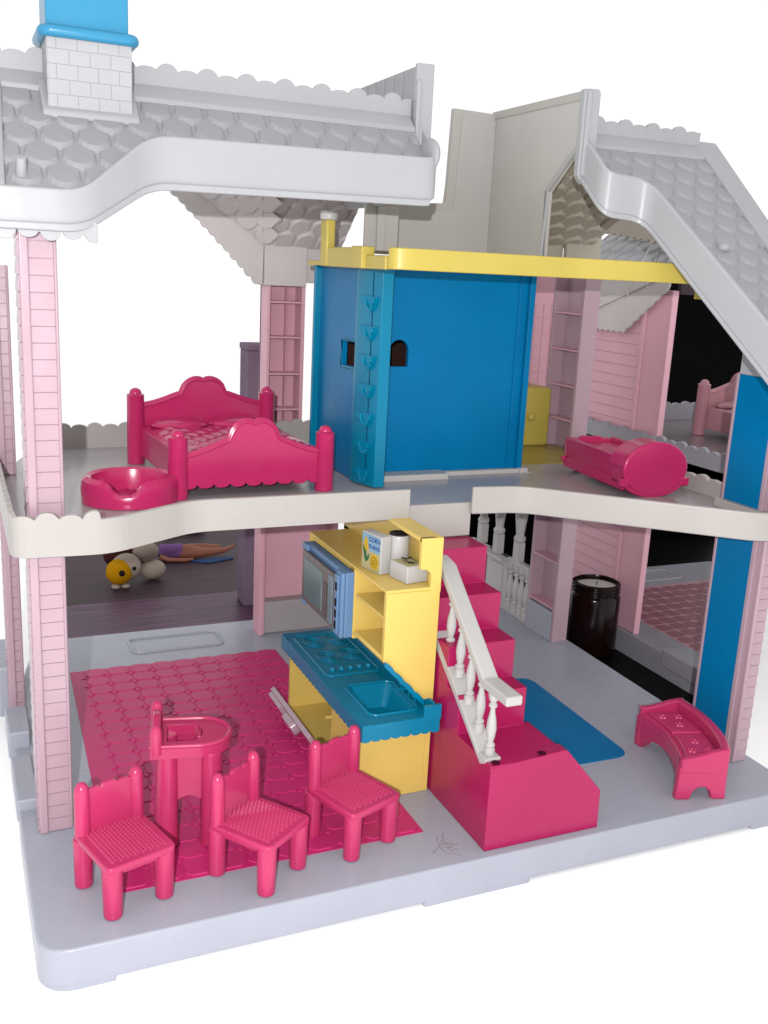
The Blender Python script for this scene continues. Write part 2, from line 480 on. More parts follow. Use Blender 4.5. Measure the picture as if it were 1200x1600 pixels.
bm = new(); pts = [(27.3, 32.95), (31.05, 32.85), (31.05, 35.35), (27.35, 35.45)]
tube(bm, [(30.52, a, b) for a, b in pts], .13, 6, True)
P('window_frame', bm, bluel, 0)
bm = new(); box(bm, 29.9, 31.0, 37.2, 37.7, 22.75, 41.9)
P('wall_trim', bm, bluel, .08)
bm = new(); prism(bm, [(30.15, 26.6), (31.15, 23.6), (32.15, 23.6), (33.0, 26.6), (33, 28.4), (30.2, 27.1)], XY, (22.8, 41.9))
track = P('elevator_track', bm, bluel, .05)
bm = new(); 
A, B = V(30.15, 26.6, 0), V(31.15, 23.6, 0)
nrm = V(-3.0, -1.0, 0).normalized()
q = A.lerp(B, .62)
box_pts = [(q+nrm*.03), ]
cyl(bm, q+nrm*.0+V(0, 0, 23.2), q+nrm*.0+V(0, 0, 41.5), .05, seg=6)
P('groove_line', bm, plastic('groove_shade', (0, 60, 90), .6, .1), 0, track)  # raised rod, the slot's shade put in as darker blue
hk = new()
prism(hk, [(-.95, 0), (.75, 0), (.75, -.12), (.62, -.55), (.3, -1.0), (0, -1.1), (-.28, -.8), (-.4, -.45), (-.62, -.55), (-.95, -.35)], lambda a, b, t: V(a, t, b), (-.16, .1))
tube(hk, [(.45*math.cos(a)+.1, -.22, -.12+.75*math.sin(a)) for a in [PI+PI*i/8 for i in range(9)]], .1, 6)
hkm = mesh(hk, 'hook', bluel, False)
ang = math.atan2((B-A).y, (B-A).x)
for k in range(7):
    q = A.lerp(B, .55)
    M = Matrix.Translation((q.x, q.y, 39.5-k*2.53)) @ Matrix.Rotation(ang, 4, 'Z') @ Matrix.Scale(1.22, 4)
    inst('hook', hkm, track, M)
bm = new(); box(bm, 31.0, 48.9, 34.5, 35.0, 22.8, 41.8)
P('closet_back', bm, brown, .02)
bm = new(); box(bm, 33.1, 40.0, 26.1, 28.0, 22.65, 23.25)
P('door_sill', bm, whitep, .08)
bm = new(); box(bm, 38.4, 49.3, 27.5, 28.2, 22.65, 23.1); box(bm, 48.6, 49.5, 27.2, 29, 22.65, 23.2)
P('door_sill', bm, whitep, .08)

# --- yellow attic balcony
yp = fillet([(28.6, 26.5), (28.4, 20.5), (28.9, 16.9), (30.2, 16.4), (45.4, 16.4), (57.3, 13.1)], 1.2)
bm = new(); ribbon(bm, [p for p in yp if p[1] < 18.3], lambda s, x, y: 41.85, lambda s, x, y: 43.52, .4)
P('balcony_rim', bm, yel, .12, seg=3)
bm = new(); prism(bm, [(29, 16.9), (45.3, 16.9), (57, 13.6), (58, 36), (47, 37), (29, 37)], XY, (41.86, 42.3))
P('balcony_floor', bm, yel, .05)
bm = new(); box(bm, 28.7, 29.1, 24.4, 31, 41.8, 43.5); box(bm, 28.4, 29.6, 22.0, 24.4, 41.8, 43.6); box(bm, 28.8, 29.2, 18, 22.3, 41.8, 42.9)
P('balcony_side', bm, yel, .12)
bm = new(); box(bm, 28.6, 29.5, 31, 32.6, 41.8, 45.9)
P('balcony_post', bm, yel, .2, seg=3)
bm = new(); lathe(bm, [(.55, 0), (.75, .05), (.8, .2), (.8, .65), (.7, .8), (.3, .83)], (29.1, 31.8, 45.85), 20)
lathe(bm, [(.5, -.7), (.5, .1)], (29.1, 31.8, 45.85), 16)
P('post_cap', bm, whitep, .04)
bm = new(); box(bm, 55.2, 56.6, 12.9, 13.6, 42.1, 43.45)
P('balcony_clip', bm, yel, .05)
bm = new(); box(bm, 57.0, 58.0, 13.6, 14.8, 40.6, 41.9)
P('balcony_clip', bm, yel, .1)

# --- attic walls
wb = new()
prism(wb, [(35.2, 43.2), (47.6, 43.2), (47.6, 57.1), (42.95, 57.2), (42.75, 50.05), (42.6, 48.4), (35.2, 47.9)], XZ, (35.5, 36.2))
aw = P('attic_wall', wb, creamroof, .08)
bm = new()
prism(bm, [(35.35, 47.3), (43.5, 47.75), (43.85, 56.6), (47.6, 56.5), (47.6, 43.4), (35.35, 43.4)], XZ, (35.4, 35.55))
P('wall_inset', bm, plastic('attic_panel', (222, 219, 216), .4, .3, .03), .05, aw)
bm = new()
prism(bm, [(20.4, 50.5), (21.4, 52.2), (24.9, 49.3), (24.9, 43.0), (36, 43.0), (36, 57.1), (20.4, 57.35)], YZ, (47.6, 48.1))
P('attic_wall', bm, plastic('attic_cream_lit', (233, 230, 226), .42, .3, .03), .05)  # paler copy of the attic cream, making up for grazing flash on this side
bm = new(); tube(bm, [(47.5, 20.6, 52.6), (47.5, 21.4, 52.2), (47.5, 24.9, 49.4), (47.5, 24.9, 43.4)], .22, 8)
P('wall_edge', bm, roofw, 0)
bm = new(); ribbon(bm, [(47.5, 36.1), (47.5, 20.4)], lambda s, x, y: 56.6, lambda s, x, y: 57.35, .25)
P('wall_coping', bm, creamroof, .08)
bm = new(); prism(bm, [(47.25, 50.4), (47.85, 49.7), (48.9, 51.5), (48.9, 57.2), (48.7, 57.5), (47.25, 57.4)], XZ, (19.9, 20.6))
box(bm, 47.5, 47.95, 19.7, 20.3, 50.4, 57.3)
P('roof_end_cap', bm, roofw, .1)
bm = new(); prism(bm, [(22.0, 47.2), (36, 47.2), (36, 57.6), (22.0, 57.7)], YZ, (32.45, 33.0))
for k in range(6): box(bm, 32.33, 32.5, 24.5+k*1.9, 24.7+k*1.9, 53, 57.6)
P('gable_wall', bm, shingw, .06)
bm = new(); prism(bm, [(32.4, 49.6), (33.6, 48.6), (33.95, 50), (33.95, 57.95), (32.4, 57.9)], XZ, (21.6, 22.1))
box(bm, 32.35, 32.75, 21.3, 22.0, 51.5, 56.6)
P('roof_end_cap', bm, roofw, .12)
bm = new(); box(bm, 31.9, 35.2, 30.0, 30.4, 43.4, 47.6); box(bm, 33.0, 33.8, 29.7, 30.2, 43.4, 47.6)
P('attic_post', bm, creamroof, .08)

# --- roofs
K = .87
def zb(y): return 43.5+K*(y-12.5)                            # underside of the eaves
SH = .0
def zr(y): return 45.15+K*(y-12.5)                            # the shingled plane
def slope_slab(bm, pts, zf, th):
    prism(bm, pts, lambda a, b, t: V(a, b, zf(b)+t), (-th, 0))
L_front = [(-1.2, 12.9), (5.6, 12.9), (10.8, 16.8), (32.2, 16.9), (32.2, 22.4), (-1.2, 22.4)]
bm = new(); slope_slab(bm, L_front, zr, .5)
roofL = P('roof', bm, shingw, .03)
eL = fillet([(-1.2, 12.5), (5.4, 12.5), (10.4, 16.15), (32.5, 16.55), (32.5, 19.5)], 1.3)
bm = new(); ribbon(bm, dense(eL, .5), lambda s, x, y: zb(y) if x < 32.3 else zb(16.55)+(y-16.5)*.3, lambda s, x, y: zb(y)+2.3+max(0, min(1.0, (y-12.5)/3.8))*1.0-(.0 if y < 17 else (y-17)*1.4*0), .45)
P('fascia', bm, roofw, .2, seg=3)
bm = new(); ribbon(bm, dense([(a, b-.22) for a, b in eL if b < 16.7], .5), lambda s, x, y: zb(y)-.12, lambda s, x, y: zb(y)+.38, .5)
P('eave_lip', bm, roofw, .12, seg=3)
bm = new(); ribbon(bm, dense([(-1.2, 12.75), (6.2, 12.75)], .1), lambda s, x, y: 43.35-lobes(s+.2, 1.35, .62, .25), lambda s, x, y: 43.9, .3)
P('eave_scallops', bm, roofw, .05)
# smooth bands around the shingles
bm = new(); prism(bm, [(-1.2, 20.95), (32.2, 20.95), (32.2, 22.3), (-1.2, 22.3)], lambda a, b, t: V(a, b, zr(b)+t), (0, .42))
P('ridge_band', bm, roofw, .1)
bm = new(); prism(bm, [(-1.2, 12.8), (.75, 12.8), (1.2, 21.2), (-1.2, 21.2)], lambda a, b, t: V(a, b, zr(b)+t), (0, .5))
P('verge', bm, roofw, .15)
bm = new(); ribbon(bm, dense([(-1.0, 22.15), (32.3, 22.15)], .1), lambda s, x, y: 53.2, lambda s, x, y: 54.95+lobes(s+.6, 1.5, .3, 1.0), .4)
P('ridge_crest', bm, roofw, .05)
bm = new(); ball(bm, (32.2, 18.3, 50.6), 1, .45, 1.9, 1.3)
P('eave_return', bm, roofw, 0)
# shingles
W_, R_ = 2.36, 2.05
def shingle_bm():
    bm = new(); w = W_/2
    out = [(-w*.86, 1.75), (w*.86, 1.75), (w*.93, .25), (w*.93, -.28), (w*.76, -.72), (w*.42, -1.06), (w*.16, -1.16), (-w*.16, -1.16), (-w*.42, -1.06), (-w*.76, -.72), (-w*.93, -.28), (-w*.93, .25)]
    top = [bm.verts.new((x*.86, y+(.4 if y < 0 else 0), .02+.27*(1.75-y)/2.9)) for x, y in out]
    sk = [bm.verts.new((x*1.06, y-.08 if y < 0 else y, -.06)) for x, y in out]
    bm.faces.new(list(reversed(top)))
    for i in range(len(out)): bm.faces.new([sk[i], sk[(i+1) % len(out)], top[(i+1) % len(out)], top[i]])
    bmesh.ops.recalc_face_normals(bm, faces=bm.faces)
    for f in bm.faces:
        if f.normal.z < 0 and abs(f.normal.z) > .9: f.normal_flip()
    return bm
shm = mesh(shingle_bm(), 'roof_shingle', shingw, False)
th = math.atan(K); cs, sn = math.cos(th), math.sin(th)
def shingle(parent, x, y, zf, lines, mat=None, down=False, k=K, me=None):
    """one shingle at plan point (x, y) on the slope; lines are plan half-planes (px,py,nx,ny) to keep"""
    t = math.atan(k)
    M = Matrix.Translation((x, y, zf(y))) @ Matrix.Rotation(t, 4, 'X')
    if down: M = M @ Matrix.Diagonal((1, 1, -1, 1))
    c = [M @ V(a, b, 0) for a in (-W_/2, W_/2) for b in (-1.4, 1.75)]
    cut = []
    for l in lines:
        d = [(p.x-l[0])*l[2]+(p.y-l[1])*l[3] for p in c]
        if max(d) < .12: return
        if min(d) < 0: cut.append(l)
    if not cut and not down:
        inst('roof_shingle', me or shm, parent, M); return
    b = shingle_bm(); b.transform(M)
    if down: bmesh.ops.recalc_face_normals(b, faces=b.faces)
    for l in cut:
        bmesh.ops.bisect_plane(b, geom=b.verts[:]+b.edges[:]+b.faces[:], plane_co=(l[0], l[1], 0), plane_no=(-l[2], -l[3], 0), clear_outer=True)
    if not b.faces: b.free(); return
    o = bpy.data.objects.new('roof_shingle', mesh(b, 'roof_shingle', mat or shingw, False)); COL.objects.link(o); o.parent = parent
    o.location = -origin(parent)
def zplane(y): return zr(y)+.0
dl = math.hypot(5.0, 3.65); dn = (-3.65/dl, 5.0/dl)
for j in range(9):
    for i in range(-1, 16):
        x = 2.0+W_*(i+(.5 if j % 2 else 0)); s = 1.55+R_*j
        y = 21.0-(1.0+R_*j)*cs
        if 3.2 < x < 10.4 and y > 18.4: 
            if 4.3 < x < 9.2 and y > 19.0: continue
        lines = [(0, 12.85, 0, 1), (31.9, 0, -1, 0), (.7, 0, 1, 0), (0, 21.0, 0, -1)]
        if x < 10.6: lines.append((5.6, 12.85, dn[0], dn[1]))
        if x > 10.4: lines.append((0, 16.85, 0, 1))
        shingle(roofL, x, y, zplane, lines)
bm = new(); cyl(bm, (1.75, 13.9, zr(13.9)), (1.75, 13.2, zr(13.9)+1.15), .36, .3, 14)
P('peg', bm, roofw, .05, roofL)
# chimney
brickw = plastic('brick_white', (212, 213, 218), .4, .3, .03, .1)
bm = new(); box(bm, 4.05, 9.6, 19.14, 23.6, 49.5, 56.0)
ch = P('chimney', bm, brickw, .04)
bm = new(); prism(bm, [(3.6, 18.75), (10.1, 18.75), (10.1, 21.5), (3.6, 21.5)], lambda a, b, t: V(a, b, zr(b)+t), (0, .55))
P('flashing', bm, roofw, .2, ch)
bw, bh = 1.37, .945
for r in range(5):
    z0 = 51.3+r*bh
    xs = [4.07]
    first = bw if r % 2 else .55
    x = 4.07+first
    while x < 9.58: xs.append(x); x += bw
    xs.append(9.6)
    for a, b in zip(xs, xs[1:]):
        if b-a < .2: continue
        bm = new(); box(bm, a+.012, b-.012, 19.1, 19.3, z0+.012, z0+bh-.012)
        P('brick', bm, brickw, .012, ch, 1)
    ys = [19.15, 20.6, 22.1, 23.6] if r % 2 else [19.15, 19.9, 21.4, 22.9, 23.6]
    for a, b in zip(ys, ys[1:]):
        bm = new(); box(bm, 4.0, 4.2, a+.012, b-.012, z0+.012, z0+bh-.012)
        P('brick', bm, brickw, .012, ch, 1)
bm = new(); tube(bm, [(x, y, 56.15) for x, y in rrect(3.85, 9.75, 18.95, 23.8, .5)], .4, 12, True)
cap = P('chimney_cap', bm, capb, 0, ch)
bm = new(); box(bm, 4.0, 9.4, 19.1, 23.4, 55.9, 60.5)
P('cap_box', bm, capb, .15, ch, 3)
# right-hand roof: same slope, its eave turns forward over the bay
eR = fillet([(47.75, 20.3), (48.0, 16.75), (51.9, 16.45), (54.6, 3.0), (55.4, -1.5)], 1.25, 7)
R_plan = [p for p in eR][1:]
R_poly = [(p[0]+.42, p[1]+.1) for p in eR]+[(63.0, -1.5), (63.6, 12), (63.9, 22.4), (48.3, 22.4)]
bm = new(); slope_slab(bm, R_poly, lambda y: zr(y)+.6, .5)
roofR = P('roof', bm, shingw, .03)
bm = new(); ribbon(bm, dense(eR, .4), lambda s, x, y: zb(y), lambda s, x, y: zb(y)+3.45+.35*max(0, min(1, (16-y)/12)), .5)
P('fascia', bm, roofw, .22, seg=3)
bm = new(); ribbon(bm, dense([(a-.2, b-.1) for a, b in eR], .4), lambda s, x, y: zb(y)-.1, lambda s, x, y: zb(y)+.4, .5)
P('eave_lip', bm, roofw, .14, seg=3)
zrr = lambda y: zr(y)+.6
bm = new(); prism(bm, [(48.4, 20.6), (61.4, 20.6), (61.4, 22.0), (48.4, 22.0)], lambda a, b, t: V(a, b, zrr(b)+t), (0, .4))
P('ridge_band', bm, roofw, .1)
bm = new(); prism(bm, [(61.5, -1.5), (63.4, -1.5), (63.9, 22.3), (61.3, 22.3)], lambda a, b, t: V(a, b, zrr(b)+t), (0, .5))
P('verge', bm, roofw, .15)
bm = new(); ribbon(bm, dense([(48.6, 21.85), (61.6, 21.85)], .08), lambda s, x, y: 53.2, lambda s, x, y: 55.15+lobes(s+.6, 1.5, .3, 1.0), .45)
P('ridge_crest', bm, roofw, .05)
sh2 = shm
ddl = math.hypot(2.7, 13.45); ddn = (13.45/ddl, 2.7/ddl)
for j in range(16):
    for i in range(0, 7):
        x = 49.3+W_*(i+(.5 if j % 2 else 0)); y = 20.7-(1.0+R_*j)*cs
        lines = [(61.4, 0, -1, 0), (0, 20.7, 0, -1)]
        if y > 16: lines += [(48.5, 0, 1, 0)]
        if y > 17.5:
            if x < 52.8: lines.append((0, 17.2, 0, 1))
        else: lines.append((52.95, 16.45, ddn[0], ddn[1]))
        shingle(roofR, x, y, zrr, lines)
bm = new(); ball(bm, (56.4, 11.2, zrr(11.2)+.3), .55, 1, 1, .7, 14, 8)
P('peg', bm, roofw, 0, roofR)

# --- back slopes, seen from below
zk = lambda y: 43.5+K*(48.0-y)
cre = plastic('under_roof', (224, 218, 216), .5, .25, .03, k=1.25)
bm = new(); prism(bm, [(27.8, 48), (36.5, 48), (36.5, 34.5), (22.0, 34.5), (26.0, 42.7)], lambda a, b, t: V(a, b, zk(b)+t), (0, .4))
rb = P('back_roof', bm, cre, .02)
for j in range(8):
    for i in range(-3, 5):
        x = 27.5+W_*(i+(.5 if j % 2 else 0)); y = 47.6-(1.0+R_*j)*cs
        M = Matrix.Translation((x, y, zk(y)))
        lines = [(28.0, 48, .97, .24), (36.4, 0, -1, 0), (0, 47.8, 0, -1), (0, 34.6, 0, 1)]
        shingle(rb, x, y, zk, lines, cre, True, -K)
# the turned face of the back bay with its scalloped fascia
bq = new()
q0, q1, q2, q3 = V(28.1, 48, 43.5), V(26.5, 42.7, 48.1), V(22.5, 34.5, 55.26), V(16.5, 48.3, 51.5)
vs = [bq.verts.new(q) for q in (q0, q1, q2, q3)]; bq.faces.new((vs[0], vs[1], vs[3])); bq.faces.new((vs[1], vs[2], vs[3]))
ex = bmesh.ops.extrude_face_region(bq, geom=bq.faces[:])
for v in ex['geom']:
    if isinstance(v, bmesh.types.BMVert): v.co += V(-.25, .2, .35)
bmesh.ops.recalc_face_normals(bq, faces=bq.faces)
rb2 = P('back_roof', bq, cre, .02)
e1 = (q3-q0); L1 = e1.length; e1 = e1.normalized()
nn = (q1-q0).cross(e1).normalized()
if nn.z > 0: nn = -nn
e2 = nn.cross(e1); 
if (q1-q0).dot(e2) < 0: e2 = -e2
def under(parent, o, ex_, ey_, nz_, u, v):
    b = shingle_bm()
    m = Matrix((ex_, ey_, nz_)).transposed().to_4x4(); m.translation = o+ex_*u+ey_*v
    b.transform(m)
    bmesh.ops.recalc_face_normals(b, faces=b.faces)
    ob = bpy.data.objects.new('roof_shingle', mesh(b, 'roof_shingle', cre, False)); COL.objects.link(ob); ob.parent = parent
    ob.location = -origin(parent)
for j in range(6):
    for i in range(6):
        u = 1.0+W_*(i+(.5 if j % 2 else 0)); v = 1.1+R_*j
        if u < L1-.5 and u > .25*v+.4: under(rb2, q0, e1, e2, nn, u, v)
bm = new()
edge = []
top = [(28.0, 44.6), (27.4, 45.2), (16.2, 53.8), (15.2, 53.4)]
n = 14
low = []
for i in range(n*6+1):
    t = i/(n*6); x = 14.4+(27.6-14.4)*t; z = 51.6+(39.6-51.6)*t**1.15
    s = lobes(t*17, 1.0, .42, .15); low.append((x-s*.6, z-s*.6))
prism(bm, top+low+[(27.9, 39.6)], XZ, (48.2, 48.8))
P('back_fascia', bm, cre, .05)
# right wing, inner slope seen through the attic opening
zk2 = lambda y: 44.9+.62*(37.5-y)
bm = new(); prism(bm, [(48.2, 37.5), (61.2, 37.5), (61.2, 23.2), (48.2, 23.2)], lambda a, b, t: V(a, b, zk2(b)+t), (0, .4))
cr2 = plastic('under_roof_cream', (214, 206, 190), .5, .25, .03)
rb3 = P('back_roof', bm, cr2, .02)
for j in range(9):
    for i in range(6):
        x = 49.0+W_*(i+(.5 if j % 2 else 0)); y = 37.2-(1.0+R_*j)*.85
        shingle(rb3, x, y, zk2, [(48.3, 0, 1, 0), (61.1, 0, -1, 0), (0, 37.4, 0, -1), (0, 23.4, 0, 1)], cr2, True, -.62)
bm = new(); box(bm, 54.4, 57.8, 37.0, 37.4, 42.2, 47.5); P('attic_post', bm, cr2, .08)
bm = new(); box(bm, 57.8, 62.2, 36.4, 37.0, 42.2, 48.2)
P('attic_post', bm, cr2, .08)

# --- back wall left: pink cupboards
bm = new(); box(bm, 28.3, 37.6, 49.6, 50.0, 0, 21.8)
P('back_wall', bm, palein, .03)
bm = new(); box(bm, 28.0, 28.5, 47.6, 50, 0, 21.8); box(bm, 36.9, 37.6, 48.2, 50, 0, 21.8); box(bm, 28.5, 28.75, 47.9, 49, 0, 21.8)
P('wall_frame', bm, palein, .06)
bm = new(); box(bm, 28.75, 36.9, 48.0, 49.7, 0, 3.9)
P('skirting', bm, floorg, .2)
bm = new(); box(bm, 28.4, 28.75, 47.9, 50.6, 22.7, 39.5); box(bm, 32.25, 32.65, 47.9, 50.6, 22.7, 39.5); box(bm, 28.4, 32.65, 50.2, 50.7, 22.7, 39.5)

cb = P('cupboard', bm, palein, .06)
for z in (37.8, 34.05, 30.1, 26.2):
    bm = new(); box(bm, 28.75, 32.25, 48.0, 50.2, z-.1, z+.1); P('cupboard_shelf', bm, palein, .04, cb)
bm = new(); box(bm, 31.0, 31.1, 49.4, 50.25, 22.7, 39.5); P('cupboard_rib', bm, palein, .03, cb)
bm = new(); box(bm, 28.0, 32.7, 47.8, 50.7, 39.5, 43.7); box(bm, 32.7, 35.8, 48.4, 50.7, 39.9, 44); 
P('cupboard_head', bm, cre, .1)
bm = new(); box(bm, 28.2, 32.9, 47.8, 50.5, 22.7, 23.4)
P('cupboard_foot', bm, floorg, .06)
# --- right side shelves (two storeys)
for z0, z1, zs in ((0, 21.7, (4.0, 9.6, 15.2, 19.5)), (22.7, 42.0, (26.2, 30.0, 34.0, 38.0))):
    bm = new(); box(bm, 60.3, 62.35, 35.9, 36.35, z0, z1); box(bm, 60.25, 60.5, 35.78, 36.0, z0, z1)
    box(bm, 60.3, 62.35, 41.5, 41.9, z0, z1); box(bm, 62.0, 62.4, 36.2, 41.7, z0, z1)
    sh = P('wall_shelf', bm, pale, .05)
    for z in zs:
        bm = new(); box(bm, 60.32, 62.05, 36.3, 41.55, z-.1, z+.08); P('shelf', bm, palein, .03, sh)
bm = new(); prism(bm, [(61.5, 41.5), (61.5, 36.5), (60.2, 36.45), (60.15, 41.5)], XY, (0, 3.6))
P('skirting', bm, basew, .08)
# bathroom corner
bm = new(); box(bm, 52, 64.5, 46, 46.4, 22.7, 41.8)
bwl = P('bathroom_wall', bm, palein, .03)
bm = new(); box(bm, -.52, .52, -.08, .05, -.76, .76)
tme = mesh(bm, 'wall_tile', palein, False)
for i in range(4):
    for j in range(6):
        inst('wall_tile', tme, bwl, Matrix.Translation((60.0+i*1.12, 45.99, 29.8+j*1.62)))
bm = new(); box(bm, 51, 61.5, 31, 46, 22.68, 22.74)
byf = P('bathroom_floor', bm, plastic('yellow_floor', (196, 174, 84), .35, .4, .05), .01)
bm = new(); box(bm, -.47, .47, -.47, .47, -.02, .05)
tme = mesh(bm, 'floor_tile', MATS['yellow_floor'], False)
for i in range(10):
    for j in range(14):
        inst('floor_tile', tme, byf, Matrix.Translation((51.6+i, 31.6+j, 22.74)))
bm = new(); box(bm, 56.5, 60.3, 40.4, 45.5, 22.75, 29.5); box(bm, 53, 56.8, 41.6, 45.5, 22.75, 28.6)
bu = P('bath_unit', bm, yel, .35, None, 3)
bm = new(); ball(bm, (57.6, 40.2, 26.2), .45); cyl(bm, (57.6, 41, 26.2), (57.6, 40, 26.2), .2)
P('knob', bm, yel, 0, bu)
# --- porch railing and posts at the back
def turned(bm, x, y, z0, z1, r, seg=12):
    h = z1-z0
    pr = [(1, 0), (1, .12), (.72, .14), (.95, .17), (.95, .19), (.55, .22), (.8, .3), (1.0, .42), (.85, .55), (.5, .68), (.45, .74), (.8, .76), (.8, .79), (.5, .82), (.9, .87), (.9, .9), (1, .92), (1, 1)]
    lathe(bm, [(r*a, h*b) for a, b in pr], (x, y, z0), seg)
bm = new(); box(bm, 60.4, 61.3, 42.2, 47.4, 6.6, 7.2); P('hand_rail', bm, whitep, .1)
bm = new(); box(bm, 60.5, 61.2, 42.2, 47.4, 0, .6)
pr_ = P('porch_railing', bm, whitep, .1)
for y in (42.9, 44.2, 45.5, 46.9):
    bm = new(); turned(bm, 60.85, y, .5, 6.7, .52); P('baluster', bm, whitep, 0, pr_)
bm = new(); box(bm, 60.5, 61.1, 47.4, 52.6, 0, 7.0); box(bm, 59.4, 61.2, 47.3, 57.5, 6.6, 7.0)
pp = P('porch_panel', bm, whitep, .1)
bm = new(); box(bm, 60.34, 60.6, 48.3, 51.3, 1.5, 5.8)
P('panel_inset', bm, whitep, .2, pp)
for y, x in ((45.6, 60.9), (49.8, 60.4), (55.0, 61.0)):
    bm = new(); box(bm, x-.55, x+.55, y-.55, y+.55, 7.0, 9.6)
    lathe(bm, [(.6, 9.6), (.75, 9.9), (.75, 10.2), (.5, 10.5), (.62, 11.6), (.78, 13), (.7, 14.5), (.5, 16.2), (.5, 21.9)], (x, y, 0), 14)
    P('porch_post', bm, whitep, .08)

# ------------------------------------------------------------------ the kitchen unit
Kt = thing('kitchen_unit', (28, 19, 0), 'yellow toy kitchen unit with bright blue stove and sink counter', 'toy kitchen')
def KP(name, bm, m, bevel=.05, parent=None, seg=2): return obj(name, bm, m, parent or Kt, bevel, seg)
bm = new()
box(bm, 31.0, 31.45, 10.2, 30, 0.02, 17.8)                       # back board
prism(bm, [(26.85, 17.6), (26.85, 12.0), (30.3, 8.4), (31.45, 8.2), (31.45, 17.6)], XZ, (10.14, 10.6)); box(bm, 25.2, 31.0, 10.2, 16.6, .02, 5.7); box(bm, 25.2, 31.0, 10.2, 10.4, 5.5, 6.5)
box(bm, 26.85, 31.0, 16.7, 17.0, 11.5, 17.6); box(bm, 26.85, 31.0, 27.8, 28.1, 11.5, 17.6); prism(bm, [(26.85, 12.0), (30.3, 8.4), (31.0, 8.3), (31.0, 8.6), (30.4, 8.7), (27.0, 12.3)], XZ, (10.3, 28.1))
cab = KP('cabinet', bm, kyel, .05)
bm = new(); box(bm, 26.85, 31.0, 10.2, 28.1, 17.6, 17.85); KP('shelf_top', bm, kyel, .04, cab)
for z, y1 in ((15.4, 16.7), (12.1, 16.7)):
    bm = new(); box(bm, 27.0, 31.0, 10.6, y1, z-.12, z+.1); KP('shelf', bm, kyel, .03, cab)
bm = new(); prism(bm, [(29.65, 21.85), (31.5, 21.85), (31.5, 17.4), (30.6, 17.4), (30.6, 18.9), (30.2, 19.3), (29.65, 19.35)], XZ, (10.15, 10.6))
box(bm, 31.0, 31.5, 10.6, 30, 17.4, 21.85); box(bm, 29.65, 31.0, 10.3, 30, 21.5, 21.85)
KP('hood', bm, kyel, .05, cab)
bm = new(); box(bm, 25.3, 31, 27.9, 28.4, .02, 6.4); box(bm, 25.3, 31, 16.6, 28, .02, .4); box(bm, 29.5, 31, 16.6, 28, .02, 6.4)
ov = KP('oven_niche', bm, kyel, .05)
bm = new(); box(bm, 25.6, 29.5, 19, 19.15, 3.2, 3.5); box(bm, 29.2, 29.5, 19, 26, 1.2, 1.6); box(bm, 29.3, 29.5, 20, 24, 4.2, 5.0)
KP('oven_rack_rail', bm, kyel, .03, ov)
bm = new()                                                    # drop-down oven door, seen along its top edge
def od(a, b, t): return V(25.2-b*.53-t*.85, a, .35+b*.85-t*.53)
prism(bm, [(17.2, 0), (27.7, 0), (27.7, 3.0), (17.2, 3.0)], od, (0, .45))
odr = KP('oven_door', bm, pale, .06)
bm = new(); prism(bm, [(24.3, 1.8), (27.4, 1.8), (27.4, 2.9), (24.3, 2.9)], od, (.45, .9)); prism(bm, rrect(20.6, 23.2, 1.4, 2.8, .5), od, (.45, 1.1))
KP('door_handle', bm, pale, .08, odr)
# counter
bm = new()
cpts = rrect(24.6, 31.4, 8.5, 29.0, .35)
prism(bm, cpts, XY, (7.3, 7.6), [rrect(26.2, 30.0, 10.2, 15.6, .6)])
ct = KP('counter', bm, bluel, .04)
bm = new()
ribbon(bm, dense([(24.65, 29.0), (24.65, 8.55), (31.35, 8.55), (31.35, 10.1)], .1), lambda s, x, y: 6.35-lobes(s, .85, .22), lambda s, x, y: 7.55, .25)
KP('counter_fringe', bm, bluel, .04, ct)
bm = new(); box(bm, 29.9, 31.4, 8.45, 8.75, 7.3, 8.55)
ribbon(bm, dense([(30.5, 10.0), (26.85, 10.0)], .1), lambda s, x, y: 8.35+(30.3-x)*1.04-.25, lambda s, x, y: 8.35+(30.3-x)*1.04+.12+lobes(s, .9, .22), .22)
ribbon(bm, dense([(30.85, 29.0), (30.85, 8.6)], .12), lambda s, x, y: 7.5, lambda s, x, y: 8.25+lobes(s, 1.7, .3), .22)
KP('backsplash', bm, bluel, .05, ct)
bm = new()
pts = rrect(26.2, 30.0, 10.2, 15.6, .6); inn = rrect(26.9, 29.3, 10.9, 14.6, .5)
A = [bm.verts.new((x, y, 7.58)) for x, y in pts]; B = [bm.verts.new((x, y, 5.9)) for x, y in inn]
for i in range(len(pts)):
    bm.faces.new([A[i], A[(i+1) % len(pts)], B[(i+1) % len(pts)], B[i]])
bm.faces.new(B); tube(bm, [(x, y, 7.62) for x, y in rrect(25.95, 30.25, 9.95, 15.85, .7)], .13, 8, True)
KP('sink', bm, bluel, 0, ct)
for y in (11.6, 14.2):
    bm = new()
    for a in range(4): ball(bm, (30.55+.16*math.cos(a*PI/2+.4), y+.22*math.sin(a*PI/2+.4), 8.0), .15)
    cyl(bm, (30.55, y, 7.6), (30.55, y, 8.0), .14)
    KP('tap_handle', bm, bluel, 0, ct)
bm = new(); tube(bm, [(30.6, 12.9, 7.6), (30.6, 12.9, 8.0), (30.3, 12.9, 8.15), (29.3, 12.9, 8.05)], .14, 8); KP('tap', bm, bluel, 0, ct)
bm = new(); tube(bm, [(x, y, 7.6) for x, y in rrect(25.4, 30.3, 18.2, 27.8, .4)], .1, 6, True); KP('stove_edge', bm, bluel, 0, ct)
